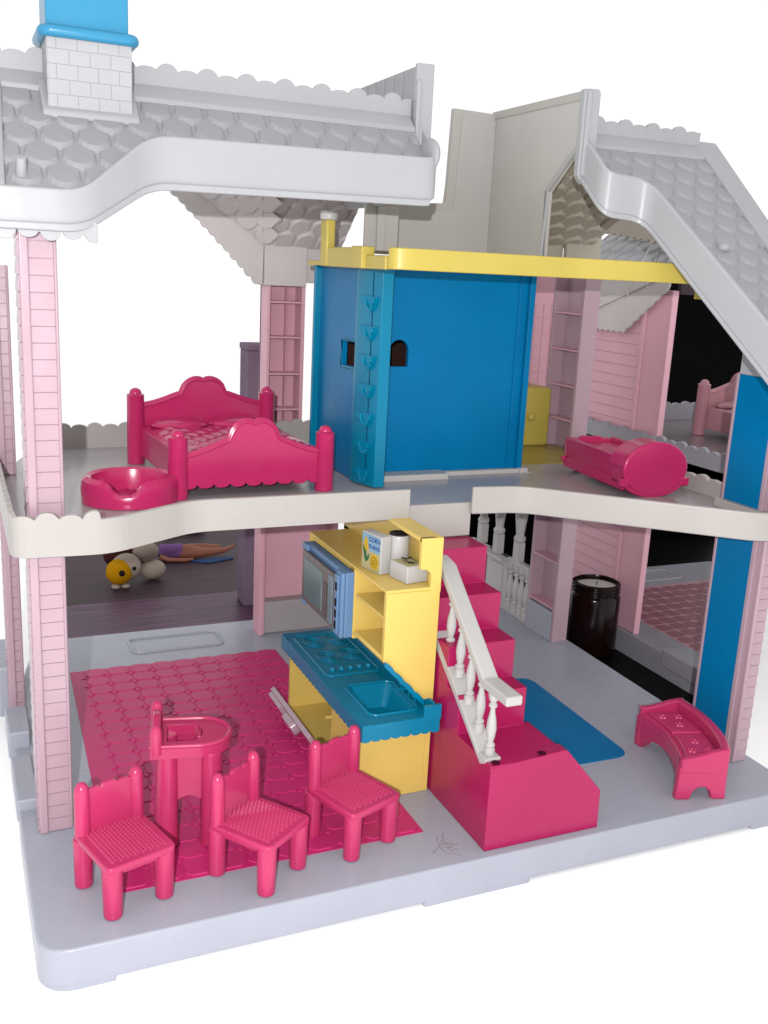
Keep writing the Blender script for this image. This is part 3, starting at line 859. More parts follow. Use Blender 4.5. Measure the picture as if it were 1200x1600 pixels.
for x, y in ((26.9, 26.0), (29.1, 26.2), (26.9, 22.3), (29.1, 22.5)):
    bm = new()
    for r in (.95, .7, .45, .2): tube(bm, [(x+r*math.cos(a), y+r*1.35*math.sin(a), 7.62) for a in [2*PI*i/28 for i in range(28)]], .055, 6, True)
    KP('burner', bm, bluel, 0, ct)
for k in range(5):
    bm = new(); x = 26.2+k*.85
    lathe(bm, [(.26, 0), (.26, .2), (.18, .32)], (x, 19.3, 7.6), 12); tube(bm, [(x-.1, 19.7, 7.62), (x-.1, 20.5, 7.62), (x+.5, 20.6, 7.62)], .04, 5)
    KP('stove_knob', bm, bluel, .03, ct)
# microwave
bm = new(); box(bm, 26.1, 27.0, 16.8, 26.9, 11.5, 17.3); box(bm, 25.75, 26.15, 16.8, 18.2, 11.5, 17.3); box(bm, 25.75, 26.15, 26.1, 26.95, 11.4, 12.2); box(bm, 25.75, 26.15, 25.6, 26.95, 16.6, 17.3)
mw = KP('microwave', bm, micb, .18, None, 3)
bm = new(); box(bm, 25.66, 26.0, 18.3, 26.5, 11.9, 16.75); md = KP('microwave_door', bm, plastic('smoked_brown', (128, 112, 108), .22, .5, .04), .1, mw, 3)
bm = new(); box(bm, 25.6, 25.7, 21.2, 25.8, 12.5, 16.1); KP('microwave_window', bm, plastic('smoked_teal', (118, 142, 146), .15, .6, .05), .06, md)
bm = new(); box(bm, 25.56, 25.7, 18.5, 19.5, 12.2, 16.5); KP('door_handle', bm, plastic('smoked_blue', (134, 156, 172), .2, .5, .03), .06, md)
bm = new(); box(bm, 25.56, 25.68, 20.0, 20.7, 12.3, 15.4); KP('door_bar', bm, plastic('bar_grey', (112, 98, 98), .3, .4), .05, md)
bm = new(); box(bm, 25.58, 25.76, 17.3, 18.0, 11.8, 17.0); kp = KP('keypad', bm, micb, .05, mw)
bm = new()
for z in (12.2, 13.2, 14.2, 15.6): box(bm, 25.55, 25.6, 17.45, 17.85, z, z+.7)
KP('key', bm, inkm, .02, kp)

# ------------------------------------------------------------------ groceries on the shelf
CB = thing('cereal_box', (28.2, 15.0, 17.87), 'white and blue corn flakes cereal box printed with corn and a sun', 'cereal box')
def at_box(a, b, t): return V(27.3+a*.19+t*.97, 16.6-a*.9+t*.22, 17.87+b*.84)
bm = new(); prism(bm, [(0, 0), (2.95, 0), (2.95, 3.75), (0, 3.75)], at_box, (0, 1.05))
obj('carton_body', bm, whitep, CB, .08)
bm = new(); prism(bm, [(.1, .12), (2.85, .12), (2.85, 3.6), (.1, 3.6)], at_box, (-.015, .02)); lb = obj('label', bm, paley, CB)
bm = new(); prism(bm, [(.1, 2.6), (1.15, 2.6), (1.3, 1.95), (2.85, 1.95), (2.85, 3.6), (.1, 3.6)], at_box, (-.03, .0)); obj('label_sky', bm, printb, lb)
def flat(pts, m, name, d=-.045):
    bm = new(); prism(bm, pts, at_box, (d, 0)); return obj(name, bm, m, lb)
flat([(.72+.3*math.cos(a), 2.55+.72*math.sin(a)) for a in [2*PI*i/18 for i in range(18)]], printy, 'corn_cob')
flat([(.75, 1.9), (.35, 2.3), (.25, 2.5), (.3, 2.0), (.55, 1.1), (.8, .75), (1.15, 1.1), (1.3, 1.7), (1.05, 1.5), (.9, 1.2)], printg, 'corn_leaf')
flat([(2.05+(.78 if i % 2 else .56)*math.cos(2*PI*i/32), 1.05+(.88 if i % 2 else .64)*math.sin(2*PI*i/32)) for i in range(32)], printy, 'sun', -.05)
bm = new()
tube(bm, [at_box(2.05+.42*math.cos(a), 1.05+.48*math.sin(a), -.055) for a in [2*PI*i/20 for i in range(20)]], .02, 4, True)
tube(bm, [at_box(2.05+.2*math.cos(a), 1.05+.2*math.sin(a), -.055) for a in [PI+PI*i/8 for i in range(9)]], .03, 4)
for a in (1.92, 2.2): ball(bm, at_box(a, 1.2, -.055), .05, u=8, v=6)
obj('sun_face', bm, inkm, lb)
def text(body, size, m, parent, M):
    cu = bpy.data.curves.new('lettering', 'FONT'); cu.body = body; cu.size = size; cu.extrude = .012; cu.align_x = 'CENTER'; cu.offset = .012
    to = bpy.data.objects.new('lettering_source', cu); COL.objects.link(to)
    dg = bpy.context.evaluated_depsgraph_get(); me = bpy.data.meshes.new_from_object(to.evaluated_get(dg))
    bpy.data.objects.remove(to); me.materials.clear(); me.materials.append(m)
    o = bpy.data.objects.new('lettering', me); COL.objects.link(o); o.parent = parent
    o.matrix_local = Matrix.Translation(-origin(parent)) @ M
    return o
ux, uz, un = V(.22, -.975, 0).normalized(), V(0, 0, 1), V(-.975, -.22, 0).normalized()
def txm(a, b):
    m = Matrix((ux, uz, un)).transposed().to_4x4(); m.translation = at_box(a, b, -.04); return m
text('CORN', .54, printt, lb, txm(2.03, 2.98)); text('FLAKES', .47, printt, lb, txm(2.0, 2.3))
CN = thing('canister', (29.75, 14.7, 17.87), 'round white lidded canister behind the cereal box', 'canister')
bm = new(); lathe(bm, [(.85, 0), (.9, .1), (.9, 2.95), (.82, 3.15)], (29.75, 14.7, 17.87), 28); obj('jar_body', bm, whitep, CN, .06)
bm = new(); lathe(bm, [(.8, 3.13), (.8, 3.2), (.72, 3.22)], (29.75, 14.7, 17.87), 28); ld = obj('lid', bm, plastic('lid_grey', (84, 78, 84), .5, .3), CN)
bm = new()
for r in (.28, .5, .76): tube(bm, [(29.75+r*math.cos(a), 14.7+r*math.sin(a), 21.11) for a in [2*PI*i/24 for i in range(24)]], .035, 5, True)
obj('lid_ring', bm, inkm, ld)
CT = thing('butter_carton', (29.7, 12.7, 17.87), 'low white carton with a sketch on its yellow top, lowest of the shelf groceries', 'carton')
bm = new(); prism(bm, [(28.5, 13.5), (29.0, 11.2), (31.0, 11.6), (30.6, 13.7)], XY, (17.87, 19.3)); obj('carton_body', bm, whitep, CT, .08)
bm = new(); prism(bm, [(28.62, 13.4), (29.1, 11.32), (30.88, 11.68), (30.5, 13.6)], XY, (19.28, 19.33)); tl = obj('top_label', bm, paley, CT)
bm = new(); rnd = random.Random(5)
for k in range(7):
    x, y = rnd.uniform(29.3, 30.4), rnd.uniform(11.9, 13.5)
    tube(bm, [(x, y, 19.34), (x+rnd.uniform(-.3, .3), y+rnd.uniform(-.4, .4), 19.34), (x+rnd.uniform(-.4, .4), y+rnd.uniform(-.5, .5), 19.34)], .04, 4)
tube(bm, [(29.85+.5*math.cos(a), 12.7+.7*math.sin(a), 19.34) for a in [2*PI*i/16 for i in range(16)]], .03, 4, True)
obj('sketch', bm, inkm, tl)

# ------------------------------------------------------------------ staircase
ST = thing('staircase', (36, 8, 0), 'hot pink toy staircase with white banister beside the kitchen', 'staircase')
lev = [(7.0, 6.1), (10.2, 8.35), (13.4, 11.1), (16.5, 13.9)]       # tread height, where the next riser stands
prof = [(.8, 0.02), (.8, 7.0), (6.1, 7.0), (6.1, 10.2), (8.35, 10.2), (8.35, 13.4), (11.1, 13.4), (11.1, 16.5), (13.9, 16.5), (13.9, 19.65), (17.6, 19.65), (17.6, .02)]
bm = new(); prism(bm, prof, YZ, (31.62, 37.65))
obj('steps', bm, hot, ST, .06)
bm = new(); prism(bm, [(31.6, .02), (41.8, .02), (41.75, 3.25), (38.3, 7.2), (38.0, 7.3), (31.62, 6.85)], XZ, (.76, 1.9))
prism(bm, [(37.5, .02), (41.8, .02), (41.75, 3.25), (38.2, 7.02), (37.5, 7.02)], XZ, (1.9, 6.4))
obj('landing', bm, hot, ST, .06)
for x, y in ((32.2, 1.1), (36.1, 1.0)):
    bm = new(); lathe(bm, [(.34, 0), (.34, .02)], (x, y, 7.28 if x > 34 else 7.1), 16); obj('peg_hole_disc', bm, plastic('hole_shade', (84, 12, 44), .7, .1), ST)  # flat discs, the shade inside each hole painted as dark pink
BR = None
bm = new(); tr = [(-.4, 12.95), (3.1, 12.95), (10.8, 19.4), (12.5, 19.7)]
tu = [(a, b-.75) for a, b in tr]
prism(bm, tr+list(reversed([(-.4, 12.2), (3.3, 12.2), (10.9, 18.6), (12.5, 18.9)])), YZ, (31.75, 33.1))
BR = obj('banister', bm, whitep, ST, .15, 3)
bm = new(); prism(bm, [(1.55, 7.2), (2.3, 7.2), (2.75, 7.2), (10.6, 13.6), (12.4, 13.9), (12.4, 12.6), (10.6, 12.5), (2.4, 6.4), (1.55, 6.8)], YZ, (31.6, 32.95))
obj('stringer', bm, whitep, BR, .12, 3)
for y in (2.35, 4.15, 5.95, 7.75, 9.55):
    z0 = 7.05+max(0, (y-2.75)*.835); z1 = 12.3+max(0, (y-3.2)*.835)
    bm = new(); turned(bm, 32.35, y, z0-.1, z1, .4, 14); obj('baluster', bm, whitep, BR)

# ------------------------------------------------------------------ dining chairs
def make_chair(loc, rot, label):
    t = thing('dining_chair', loc, label, 'toy chair', 'toy dining chairs on the ground floor')
    def C(name, bm, bevel=.08, parent=None, seg=3): return obj(name, bm, hotw, parent or t, bevel, seg, 35, True)
    bm = new(); prism(bm, rrect(-2.35, 2.35, -2.7, 2.45, .45), XY, (3.45, 3.95)); box(bm, -1.9, 1.9, -2.2, 2.0, 2.9, 3.5)
    st = C('seat', bm, .14)
    bm = new()
    for i in range(15):
        for j in range(14):
            x, y = -1.75+i*.25, -2.1+j*.3+(.15 if i % 2 else 0)
            h = .15
            v = [bm.verts.new(p) for p in ((x-.1, y-.13, 3.945), (x+.1, y-.13, 3.945), (x+.1, y+.13, 3.945), (x-.1, y+.13, 3.945))]
            c = bm.verts.new((x, y, 3.945+h))
            for k in range(4): bm.faces.new([v[k], v[(k+1) % 4], c])
    wv = obj('cane_weave', bm, hotw, st, 0, 1, 35, True); wv['kind'] = 'stuff'
    for x, y in ((-1.75, -2.05), (1.75, -2.05), (-1.85, 1.95), (1.85, 1.95)):
        bm = new()
        if y > 0:
            cyl(bm, (x, y, .0), (x, y, 3.6), .58, .62, 18); C('leg', bm, .1)
            bm = new(); lathe(bm, [(.5, 3.6), (.48, 6.9), (.44, 7.3), (.3, 7.6), (.1, 7.72)], (x, y, 0), 18); C('back_post', bm, 0)
        else:
            cyl(bm, (x, y, 0), (x, y, 3.6), .58, .66, 18); C('leg', bm, .1)
    bm = new()
    top = [(-1.85+3.7*i/24, 6.75+.32*math.sin(PI*i/24)+lobes(i/24*3.0, 1.0, .22)) for i in range(25)]
    prism(bm, [(1.85, 3.6), (-1.85, 3.6)]+top, XZ, (1.8, 2.1)); C('backrest', bm, .06)
    t.rotation_euler = (0, 0, rot); t.scale = (1.06, 1.06, 1.0)
    return t
c1 = make_chair((6.0, 5.05, 0.05), math.radians(17), 'pink toy chair nearest the left front corner, beside the siding column')
def place(src, loc, rot, label):
    c = dup(src); c.location = loc; c.rotation_euler = (0, 0, rot); c['label'] = label; return c
place(c1, (15.15, 4.3, .05), math.radians(36), 'pink toy chair turned most, standing in front of the high chair')
place(c1, (22.9, 6.0, .05), math.radians(21), 'pink toy chair standing in front of the yellow kitchen')
# high chair
HC = thing('high_chair', (11.6, 10.6, .1), 'pink toy high chair with a rounded tray, on the pink tiles', 'high chair', None, math.radians(-12))
def HP(name, bm, bevel=.1, parent=None, seg=3): return obj(name, bm, hotw, parent or HC, bevel, seg, 35, True)
for x in (-1.5, 1.65):
    for y in (-1.5, 1.5):
        bm = new(); cyl(bm, (x, y, 0), (x*.93, y*.93, 7.4), .84, .7, 18); HP('leg', bm, .08)
for y in (-1.45, 1.45):
    bm = new(); prism(bm, [(-1.4, 7.2), (-1.4, 3.4)]+[(-.9+1.9*i/8, 3.4+.5*math.sin(PI*i/8)) for i in range(9)]+[(1.5, 3.4), (1.5, 7.2)], XZ, (y-.12, y+.12)); HP('side_panel', bm, .04)
bm = new()
out = [(-2.5, -2.1), (.6, -2.1)]+[(.8+2.1*math.cos(a), 2.1*math.sin(a)) for a in [-PI/2+PI*i/16 for i in range(17)]]+[(-2.5, 2.1)]
hole = [(-1.4, -1.2), (.4, -1.2)]+[(.3+.7*math.cos(a), 1.2*math.sin(a)) for a in [-PI/2+PI*i/10 for i in range(11)]]+[(-1.4, 1.2)]
prism(bm, out, XY, (7.2, 8.1), [hole]); tr_ = HP('tray', bm, .16)
bm = new(); tube(bm, [(x*.97, y*.97, 8.12) for x, y in out], .16, 8, True); HP('tray_rim', bm, 0, tr_)
HC.scale = (1.08, 1.08, 1.0)
bm = new(); box(bm, -1.5, 1.0, -1.3, 1.3, 5.6, 5.9); prism(bm, [(.25, 5.8), (.55, 5.8), (.9, 8.0), (.6, 8.0)], XZ, (-.5, .5)); HP('seat', bm, .08)
bm = new()
bt = [(-1.9+3.8*i/16, 9.1+.5*math.sin(PI*i/16)) for i in range(17)]
prism(bm, [(1.9, 7.9), (-1.9, 7.9)]+bt, YZ, (-2.35, -1.8)); HP('backrest', bm, .15)
for y in (-1.9, 1.9):
    bm = new(); lathe(bm, [(.42, 7.6), (.42, 9.2), (.3, 9.6), (.1, 9.75)], (-2.1, y, 0), 14); HP('back_post', bm, 0)

# ------------------------------------------------------------------ beds
def make_bed(loc, rot, label, m):
    t = thing('bed', loc, label, 'toy bed')
    def BP(name, bm, bevel=.06, parent=None, seg=2): return obj(name, bm, m, parent or t, bevel, seg, 35, True)
    Wd, Ln = 6.5, 15.0
    def board(y, h, pk):
        n = 40; pts = []
        for i in range(n+1):
            u = -1+2*i/n; x = u*(Wd-.2)
            z = h+(pk-h)*.62*(.5+.5*math.cos(PI*u)) if abs(u) > .3 else h+(pk-h)*.62*(.5+.5*math.cos(PI*u))
            if abs(u) < .34: z += (pk-h)*.42*math.sqrt(max(0, 1-(abs(u)-.13)**2/.0441)) if abs(abs(u)-.13) < .21 else 0
            pts.append((x, z))
        return pts
    for nm, y, h, pk, zl in (('headboard', Ln/2, 5.6, 8.0, 1.4), ('footboard', -Ln/2, 3.6, 6.3, .75)):
        top = board(y, h, pk)
        low = [((Wd-.2)-2*(Wd-.2)*i/72, zl+.3-lobes(i/72*9, 1.0, .32)) for i in range(73)]
        bm = new(); prism(bm, low+top, XZ, (y-.25, y+.25)); hb = BP(nm, bm, .08, None, 3)
        bm = new(); tube(bm, [(a, y-.27, b-.12) for a, b in top], .13, 8); tube(bm, [(a, y+.05, b-.02) for a, b in top], .24, 8); BP('board_moulding', bm, 0, hb)
        for s in (-1, 1):
            bm = new(); H_ = 6.55 if nm == 'headboard' else 5.1
            lathe(bm, [(.8, 0), (.84, .2), (.8, H_-.1), (.84, H_), (.56, H_+.12), (.56, H_+.22), (.46, H_+.45), (.22, H_+.6), (.02, H_+.64)], (s*Wd, y, 0), 20)
            BP('bed_post', bm, 0)
    for s in (-1, 1):
        low = [(-Ln/2+Ln*i/96, 1.2-lobes(i/96*14, 1.0, .3)) for i in range(97)]
        bm = new(); prism(bm, list(reversed(low))+[(-Ln/2, 3.6), (Ln/2, 3.6)], YZ, (s*(Wd-.35)-.15, s*(Wd-.35)+.15)); BP('side_rail', bm, .05)
    bm = new(); prism(bm, rrect(-Wd+.3, Wd-.3, -Ln/2+.2, Ln/2-.2, .5), XY, (2.2, 3.7)); mt = BP('mattress', bm, .3, None, 4)
    bm = new(); N = 44
    g = [[None]*(N+1) for _ in range(N+1)]
    for i in range(N+1):
        for j in range(N+1):
            u, v = i/N, j/N; x = -Wd+.45+(2*Wd-.9)*u; y = -Ln/2+.3+(Ln-4.2)*v
            a, b = (x+y*.9)*1.5, (x-y*.9)*1.5
            q = abs(math.sin(a))*abs(math.sin(b))
            e = min(1, min(u, 1-u)*9)
            g[i][j] = bm.verts.new((x, y, 3.55+.3*math.sqrt(e)+.26*q**.6*e))
    for i in range(N):
        for j in range(N): bm.faces.new([g[i][j], g[i+1][j], g[i+1][j+1], g[i][j+1]])
    BP('quilt', bm, 0, mt)
    for s in (-1, 1):
        bm = new(); ball(bm, (s*2.85, Ln/2-2.0, 3.95), 1, 2.75, 1.9, .62, 24, 14); BP('pillow', bm, 0, mt)
    t.rotation_euler = (0, 0, rot)
    return t
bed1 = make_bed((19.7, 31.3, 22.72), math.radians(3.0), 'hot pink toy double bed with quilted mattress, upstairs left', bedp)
pinkbed = plastic('pale_bed', (222, 160, 172), .35, .4, .03)

# pet bed
PB = thing('pet_basket', (9.8, 23.6, 22.72), 'oval hot pink toy pet basket at the foot of the bed', 'toy pet basket')
bm = new(); n = 48; rings = []
for i in range(n):
    a = 2*PI*i/n; rx, ry = 3.55, 3.1
    dip = 1-.5*math.exp(-((((a-4.45+PI) % (2*PI))-PI)/.36)**4)
    c = V(9.8+rx*math.cos(a)*.9, 23.6+ry*math.sin(a)*.9, 0); o = V(math.cos(a), math.sin(a), 0)
    r = .6; zt = 2.15*dip
    pr = [(r*1.0, 0), (r*1.12, .5*zt), (r*.95, .85*zt), (r*.35, zt), (-r*.25, .93*zt), (-r*.55, .6*zt), (-r*.65, .3)]
    rings.append([bm.verts.new(c+o*d+V(0, 0, 22.74+z)) for d, z in pr])
for i in range(n):
    A, B = rings[i], rings[(i+1) % n]
    for k in range(len(A)-1): bm.faces.new([A[k], B[k], B[k+1], A[k+1]])
bmesh.ops.recalc_face_normals(bm, faces=bm.faces)
wall_ = obj('basket_wall', bm, bedp, PB)
bm = new(); N = 26
g = {}
for i in range(N+1):
    for j in range(N+1):
        x, y = -1+2*i/N, -1+2*j/N
        if x*x+y*y <= 1.02: g[i, j] = bm.verts.new((9.8+x*2.75, 23.6+y*2.4, 23.1+.13*math.sin(i*2.4+j*.7)*math.sin(j*2.1)))
for i in range(N):
    for j in range(N):
        k = [(i, j), (i+1, j), (i+1, j+1), (i, j+1)]
        if all(q in g for q in k): bm.faces.new([g[q] for q in k])
obj('basket_cushion', bm, bedp, PB)

# cradle
CR = thing('cradle', (56.2, 21.5, 22.72), 'hot pink toy cradle with rounded hood, upstairs right', 'toy cradle', None, math.radians(-6))
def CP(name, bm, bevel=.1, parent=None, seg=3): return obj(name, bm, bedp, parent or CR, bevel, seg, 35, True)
# local frame: hood at -y, foot at +y
bm = new()
sec = [(-2.6, .9), (2.6, .9), (2.9, 3.45), (2.3, 3.45), (2.0, 1.4), (-2.0, 1.4), (-2.3, 3.45), (-2.9, 3.45)]
prism(bm, sec, XZ, (-3.5, 6.0)); body = CP('cradle_body', bm, .12)
bm = new(); prism(bm, [(-2.6, .9), (2.6, .9), (2.8, 2.8)]+[(2.8-5.6*i/24, 2.9+.5*math.sin(PI*i/24)+lobes(i/24*4, 1, .2)) for i in range(25)]+[(-2.8, 2.8)], XZ, (5.7, 6.3)); CP('foot_board', bm, .12)
bm = new(); circ = [(3.35*math.cos(a), 2.62+2.5*math.sin(a)) for a in [2*PI*i/48 for i in range(48)]]
prism(bm, circ, XZ, (-6.3, -5.7)); hd = CP('hood_disc', bm, .2)
bm = new()
o1 = [(3.25*math.cos(a), 2.6+2.42*math.sin(a)) for a in [PI*i/24 for i in range(25)]]; o2 = [(2.85*math.cos(a), 2.6+2.0*math.sin(a)) for a in [PI*i/24 for i in range(24, -1, -1)]]
prism(bm, o1+o2, XZ, (-5.8, -3.4)); CP('hood', bm, .1)
bm = new(); box(bm, -2.85, 2.85, -5.8, -3.4, .9, 3.6); CP('hood_base', bm, .12)
bm = new(); tube(bm, [(3.25*math.cos(a), -6.0, 2.0+1.9*math.sin(a)*1.0) for a in [PI*1.08+PI*.84*i/16 for i in range(17)]], .26, 8); box(bm, 2.7, 3.6, -6.35, -5.65, 1.0, 1.75); box(bm, -3.6, -2.7, -6.35, -5.65, 1.0, 1.75)
CP('rocker', bm, .1)
bm = new(); tube(bm, [(3.1*math.cos(a), 6.0, 1.9+1.8*math.sin(a)) for a in [PI*1.08+PI*.84*i/16 for i in range(17)]], .26, 8)
CP('rocker', bm, .1)
for s in (-1, 1):
    bm = new(); low = [(-5.6+11.6*i/102, .75-lobes(i/102*17, 1, .3)) for i in range(103)]
    prism(bm, list(reversed(low))+[(-5.6, 1.35), (6.0, 1.35)], YZ, (s*2.7-.15, s*2.7+.15)); CP('ruffle', bm, .04)
bm = new(); box(bm, -2.05, 2.05, -1.9, 5.7, 1.35, 3.0); CP('cradle_mattress', bm, .12)

# ------------------------------------------------------------------ bench
BN = thing('bench', (54.6, 6.2, 0), 'curved hot pink toy bench with tufted seat beside the blue column', 'toy bench', None, math.radians(-17))
def NP(name, bm, bevel=.1, parent=None, seg=3): return obj(name, bm, hotw, parent or BN, bevel, seg, 35, True)
# local: long axis y (-5..5), open side -x, raised back +x, plan bent to the right
def bend(x, y): return (x-.028*y*y+.35, y)
def strip(xa, xb, n=20, y0=-4.9, y1=4.9):
    a = [bend(xa(y) if callable(xa) else xa, y) for y in [y0+(y1-y0)*i/n for i in range(n+1)]]
    b = [bend(xb(y) if callable(xb) else xb, y) for y in [y1-(y1-y0)*i/n for i in range(n+1)]]
    return a+b
mir = lambda pts: [(-a+0, b) for a, b in pts]
def bx(pts, z0, z1):
    bm = new(); prism(bm, pts, XY, (z0, z1)); return bm
bend = lambda x, y: (x+.034*(25-y*y)-.5, y)
seat = NP('seat', bx(strip(-1.9, 1.9), 2.7, 3.3), .15)
NP('back_rim', bx(strip(1.45, 2.3), 2.4, 4.55), .3)
for y0, y1 in ((-5.2, -4.55), (4.55, 5.2)):
    bm = new(); prism(bm, [(bend(-1.9, y0)[0], 2.4), (bend(-1.9, y0)[0], 3.75)]+[(bend(-1.9+4.1*t/10, y0)[0], 3.75+.8*(.5-.5*math.cos(PI*t/10))) for t in range(11)]+[(bend(2.25, y0)[0], 2.4)], XZ, (y0, y1)); NP('arm', bm, .2)
for y0, y1 in ((-5.14, -4.4), (4.4, 5.14)):
    bm = new()
    xa, xb = bend(-1.95, y0)[0], bend(2.2, y0)[0]; c = (xa+xb)/2
    prism(bm, [(xa-.04, 3), (xa-.15, 0.0), (xa+1.15, 0.0)]+[(c+(c-xa-1.15)*-math.cos(PI*i/10), .0+1.15*math.sin(PI*i/10)) for i in range(1, 10)]+[(xb-1.1, 0.0), (xb+.1, 0.0), (xb, 3)], XZ, (y0, y1)); NP('end_leg', bm, .14)
bm = new()
n = 24; fr = []
for i in range(n+1):
    y = -5+10*i/n; z = 1.75*math.sqrt(max(0, 1-(y/4.0)**2)) if abs(y) < 4.0 else 0.0
    fr.append((y, z))
A = []
for y, z in fr:
    x = bend(-1.95, y)[0]; A.append([bm.verts.new((x, y, z)), bm.verts.new((x, y, 2.9)), bm.verts.new((x+.4, y, 2.9)), bm.verts.new((x+.4, y, z))])
for a, b in zip(A, A[1:]):
    for k in range(4): bm.faces.new([a[k], b[k], b[(k+1) % 4], a[(k+1) % 4]])
bm.faces.new(A[0]); bm.faces.new(list(reversed(A[-1]))); bmesh.ops.recalc_face_normals(bm, faces=bm.faces)
NP('front_apron', bm, .05)
NP('cushion', bx(strip(-1.45, 1.3, y0=-4.2, y1=-.15), 3.2, 3.55), .16, seat); NP('cushion', bx(strip(-1.45, 1.3, y0=.15, y1=4.2), 3.2, 3.55), .16, seat)
for y in (-3.2, -1.6, 1.6, 3.2):
    for x in ((-.8, .7) if abs(y) > 2 else (-.1,)):
        px, py = bend(x, y)
        bm = new()
        for a in range(5): ball(bm, (px+.26*math.cos(a*2*PI/5), py+.26*math.sin(a*2*PI/5), 3.55), .22, 1, 1, .7, 8, 6)
        ball(bm, (px, py, 3.65), .15, u=8, v=6); NP('tuft', bm, 0, seat)

# ------------------------------------------------------------------ the other half of the dollhouse, swung open behind
H2 = thing('dollhouse_half', (80, 38, -3), 'second dollhouse section in paler pink, swung open behind the right wing', 'dollhouse')
def Q(name, bm, m, bevel=.05, parent=None, seg=2): return obj(name, bm, m, parent or H2, bevel, seg)
floor2 = plastic('base_grey', (186, 184, 194), .35, .35, .03)
bm = new(); prism(bm, [(71.4, 19.5), (73.8, 19.5), (104.5, 56), (104, 58.5), (71.4, 58.5)], XY, (-2.99, 0)); b2 = Q('base', bm, floor2, .15)
bm = new(); box(bm, 71.2, 74.6, 19.8, 29.4, -1.6, .5); Q('doorstep', bm, floor2, .2)
bm = new(); prism(bm, [(75.6, 24.3), (78.5, 24.3), (97, 46), (96.5, 50.5), (75.6, 50.5)], XY, (-.05, .04))
pl2 = plastic('pale_linoleum', (182, 122, 138), .4, .35, .05); l2 = Q('linoleum_floor', bm, plastic('pale_grout', (226, 176, 190), .4, .35), .02)
t2 = tile_mesh('floor_tile', pl2, 2.28, 2.13, .42, .06)
for i in range(10):
    for j in range(13):
        x, y = 76.9+i*2.28, 25.2+j*2.13
        if y > 24.5+(x-77.2)*1.17 and y < 49.6: inst('floor_tile', t2, l2, Matrix.Translation((x, y, .04)))
bm = new(); tube(bm, [(x, y, .05) for x, y in rrect(82.5, 93.5, 52.3, 56.3, .7)], .2, 8, True); Q('threshold_frame', bm, floor2, 0)
for z0, z1 in ((0, 21.6), (22.7, 41)):
    bm = new(); box(bm, 72.0, 72.5, 40.3, 50.5, z0, z1); sw = Q('siding_wall', bm, palein, .03)
    n = int((z1-z0)/1.3); pm = plank_mesh('siding_plank', palein, 9.8, (z1-z0)/n, .14)
    for i in range(n): inst('siding_plank', pm, sw, Matrix.Translation((72.0, 45.5, z0+i*(z1-z0)/n)) @ Matrix.Rotation(-PI/2, 4, 'Z'))
    bm = new(); box(bm, 71.8, 72.6, 35.3, 39.9, z0, z1); box(bm, 71.6, 72.3, 39.6, 40.3, z0, z1); box(bm, 71.6, 72.4, 35.1, 35.5, z0, z1); Q('corner_post', bm, palein, .12, None, 3)
bm = new(); prism(bm, [(71.0, 21), (76, 21), (104, 55), (104, 58), (71.0, 58)], XY, (21.7, 22.7)); Q('upper_floor', bm, plastic('floor_mauve', (150, 138, 142), .2, .5, .04), .05)
bm = new(); ribbon(bm, dense([(71.5, 21), (71.5, 51)], .14), lambda s, x, y: 21.5, lambda s, x, y: 24.15+lobes(s+.3, 1.75, .45, .45), .5); Q('side_rail', bm, floor2, .05)
bm = new(); ribbon(bm, dense([(104, 57.6), (78, 57.2)], .14), lambda s, x, y: 22.0, lambda s, x, y: 24.6+lobes(s, 1.75, .5, .35), .5); Q('back_rail', bm, floor2, .05)
bm = new(); box(bm, 79.6, 82.2, 50.2, 52.4, 22.6, 25.6); Q('rail_post', bm, floor2, .2)
# its roof edge: scalloped fascia, a strip of shingles above
bm = new(); low = []
for i in range(61):
    t = i/60; y = 35.6+(50.5-35.6)*t; z = 41.5-5.4*min(1, t/.5)
    s = lobes(t*13, 1, .42); low.append((y, z-s))
prism(bm, low+[(50.5, 41.8), (35.6, 41.8)], YZ, (71.2, 71.55)); Q('fascia', bm, cre, .06)
bm = new(); prism(bm, [(36.5, 42.4), (51, 37.4), (51, 40.8), (40, 41.9)], YZ, (71.0, 71.25)); Q('fascia_board', bm, cre, .08)
zq = lambda x: 43.2+.8*(x-71)
bm = new(); prism(bm, [(71, 35), (80, 35), (80, 55), (71, 55)], lambda a, b, t: V(a, b, zq(a)+t), (-.4, 0)); r2 = Q('roof', bm, plastic('dim_shingle', (168, 156, 162), .5, .2), .03)
t = math.atan(.8)
for j in range(4):
    for i in range(8):
        x, y = 72.4+j*R_*math.cos(t), 36.5+W_*(i+(.5 if j % 2 else 0))
        inst('roof_shingle', shm, r2, Matrix.Translation((x, y, zq(x))) @ Matrix.Rotation(-PI/2, 4, 'Z') @ Matrix.Rotation(t, 4, 'X'))
bm = new(); ribbon(bm, dense([(71.4, 52), (71.4, 35.5)], .14), lambda s, x, y: 46.6+.12*(y-40)-lobes(s, 1.3, .4), lambda s, x, y: 50.5, .3); Q('crest', bm, cr2, .05)
bm = new(); box(bm, 73, 108, 35.6, 36.2, 40.6, 42.2); Q('lintel', bm, plastic('lintel_mauve', (96, 84, 88), .6, .1), .05)

bed2 = thing('bed', (92.7, 37.2, 22.74), 'pale pink toy bed on the upper floor of the second dollhouse section', 'toy bed')
for ch in bed1.children:
    c = dup(ch, bed2)
bed2.rotation_euler = (0, 0, math.radians(-2))
def repaint(o):
    for c in o.children:
        if c.type == 'MESH':
            c.data = c.data.copy(); c.data.materials[0] = pinkbed
        repaint(c)
repaint(bed2)

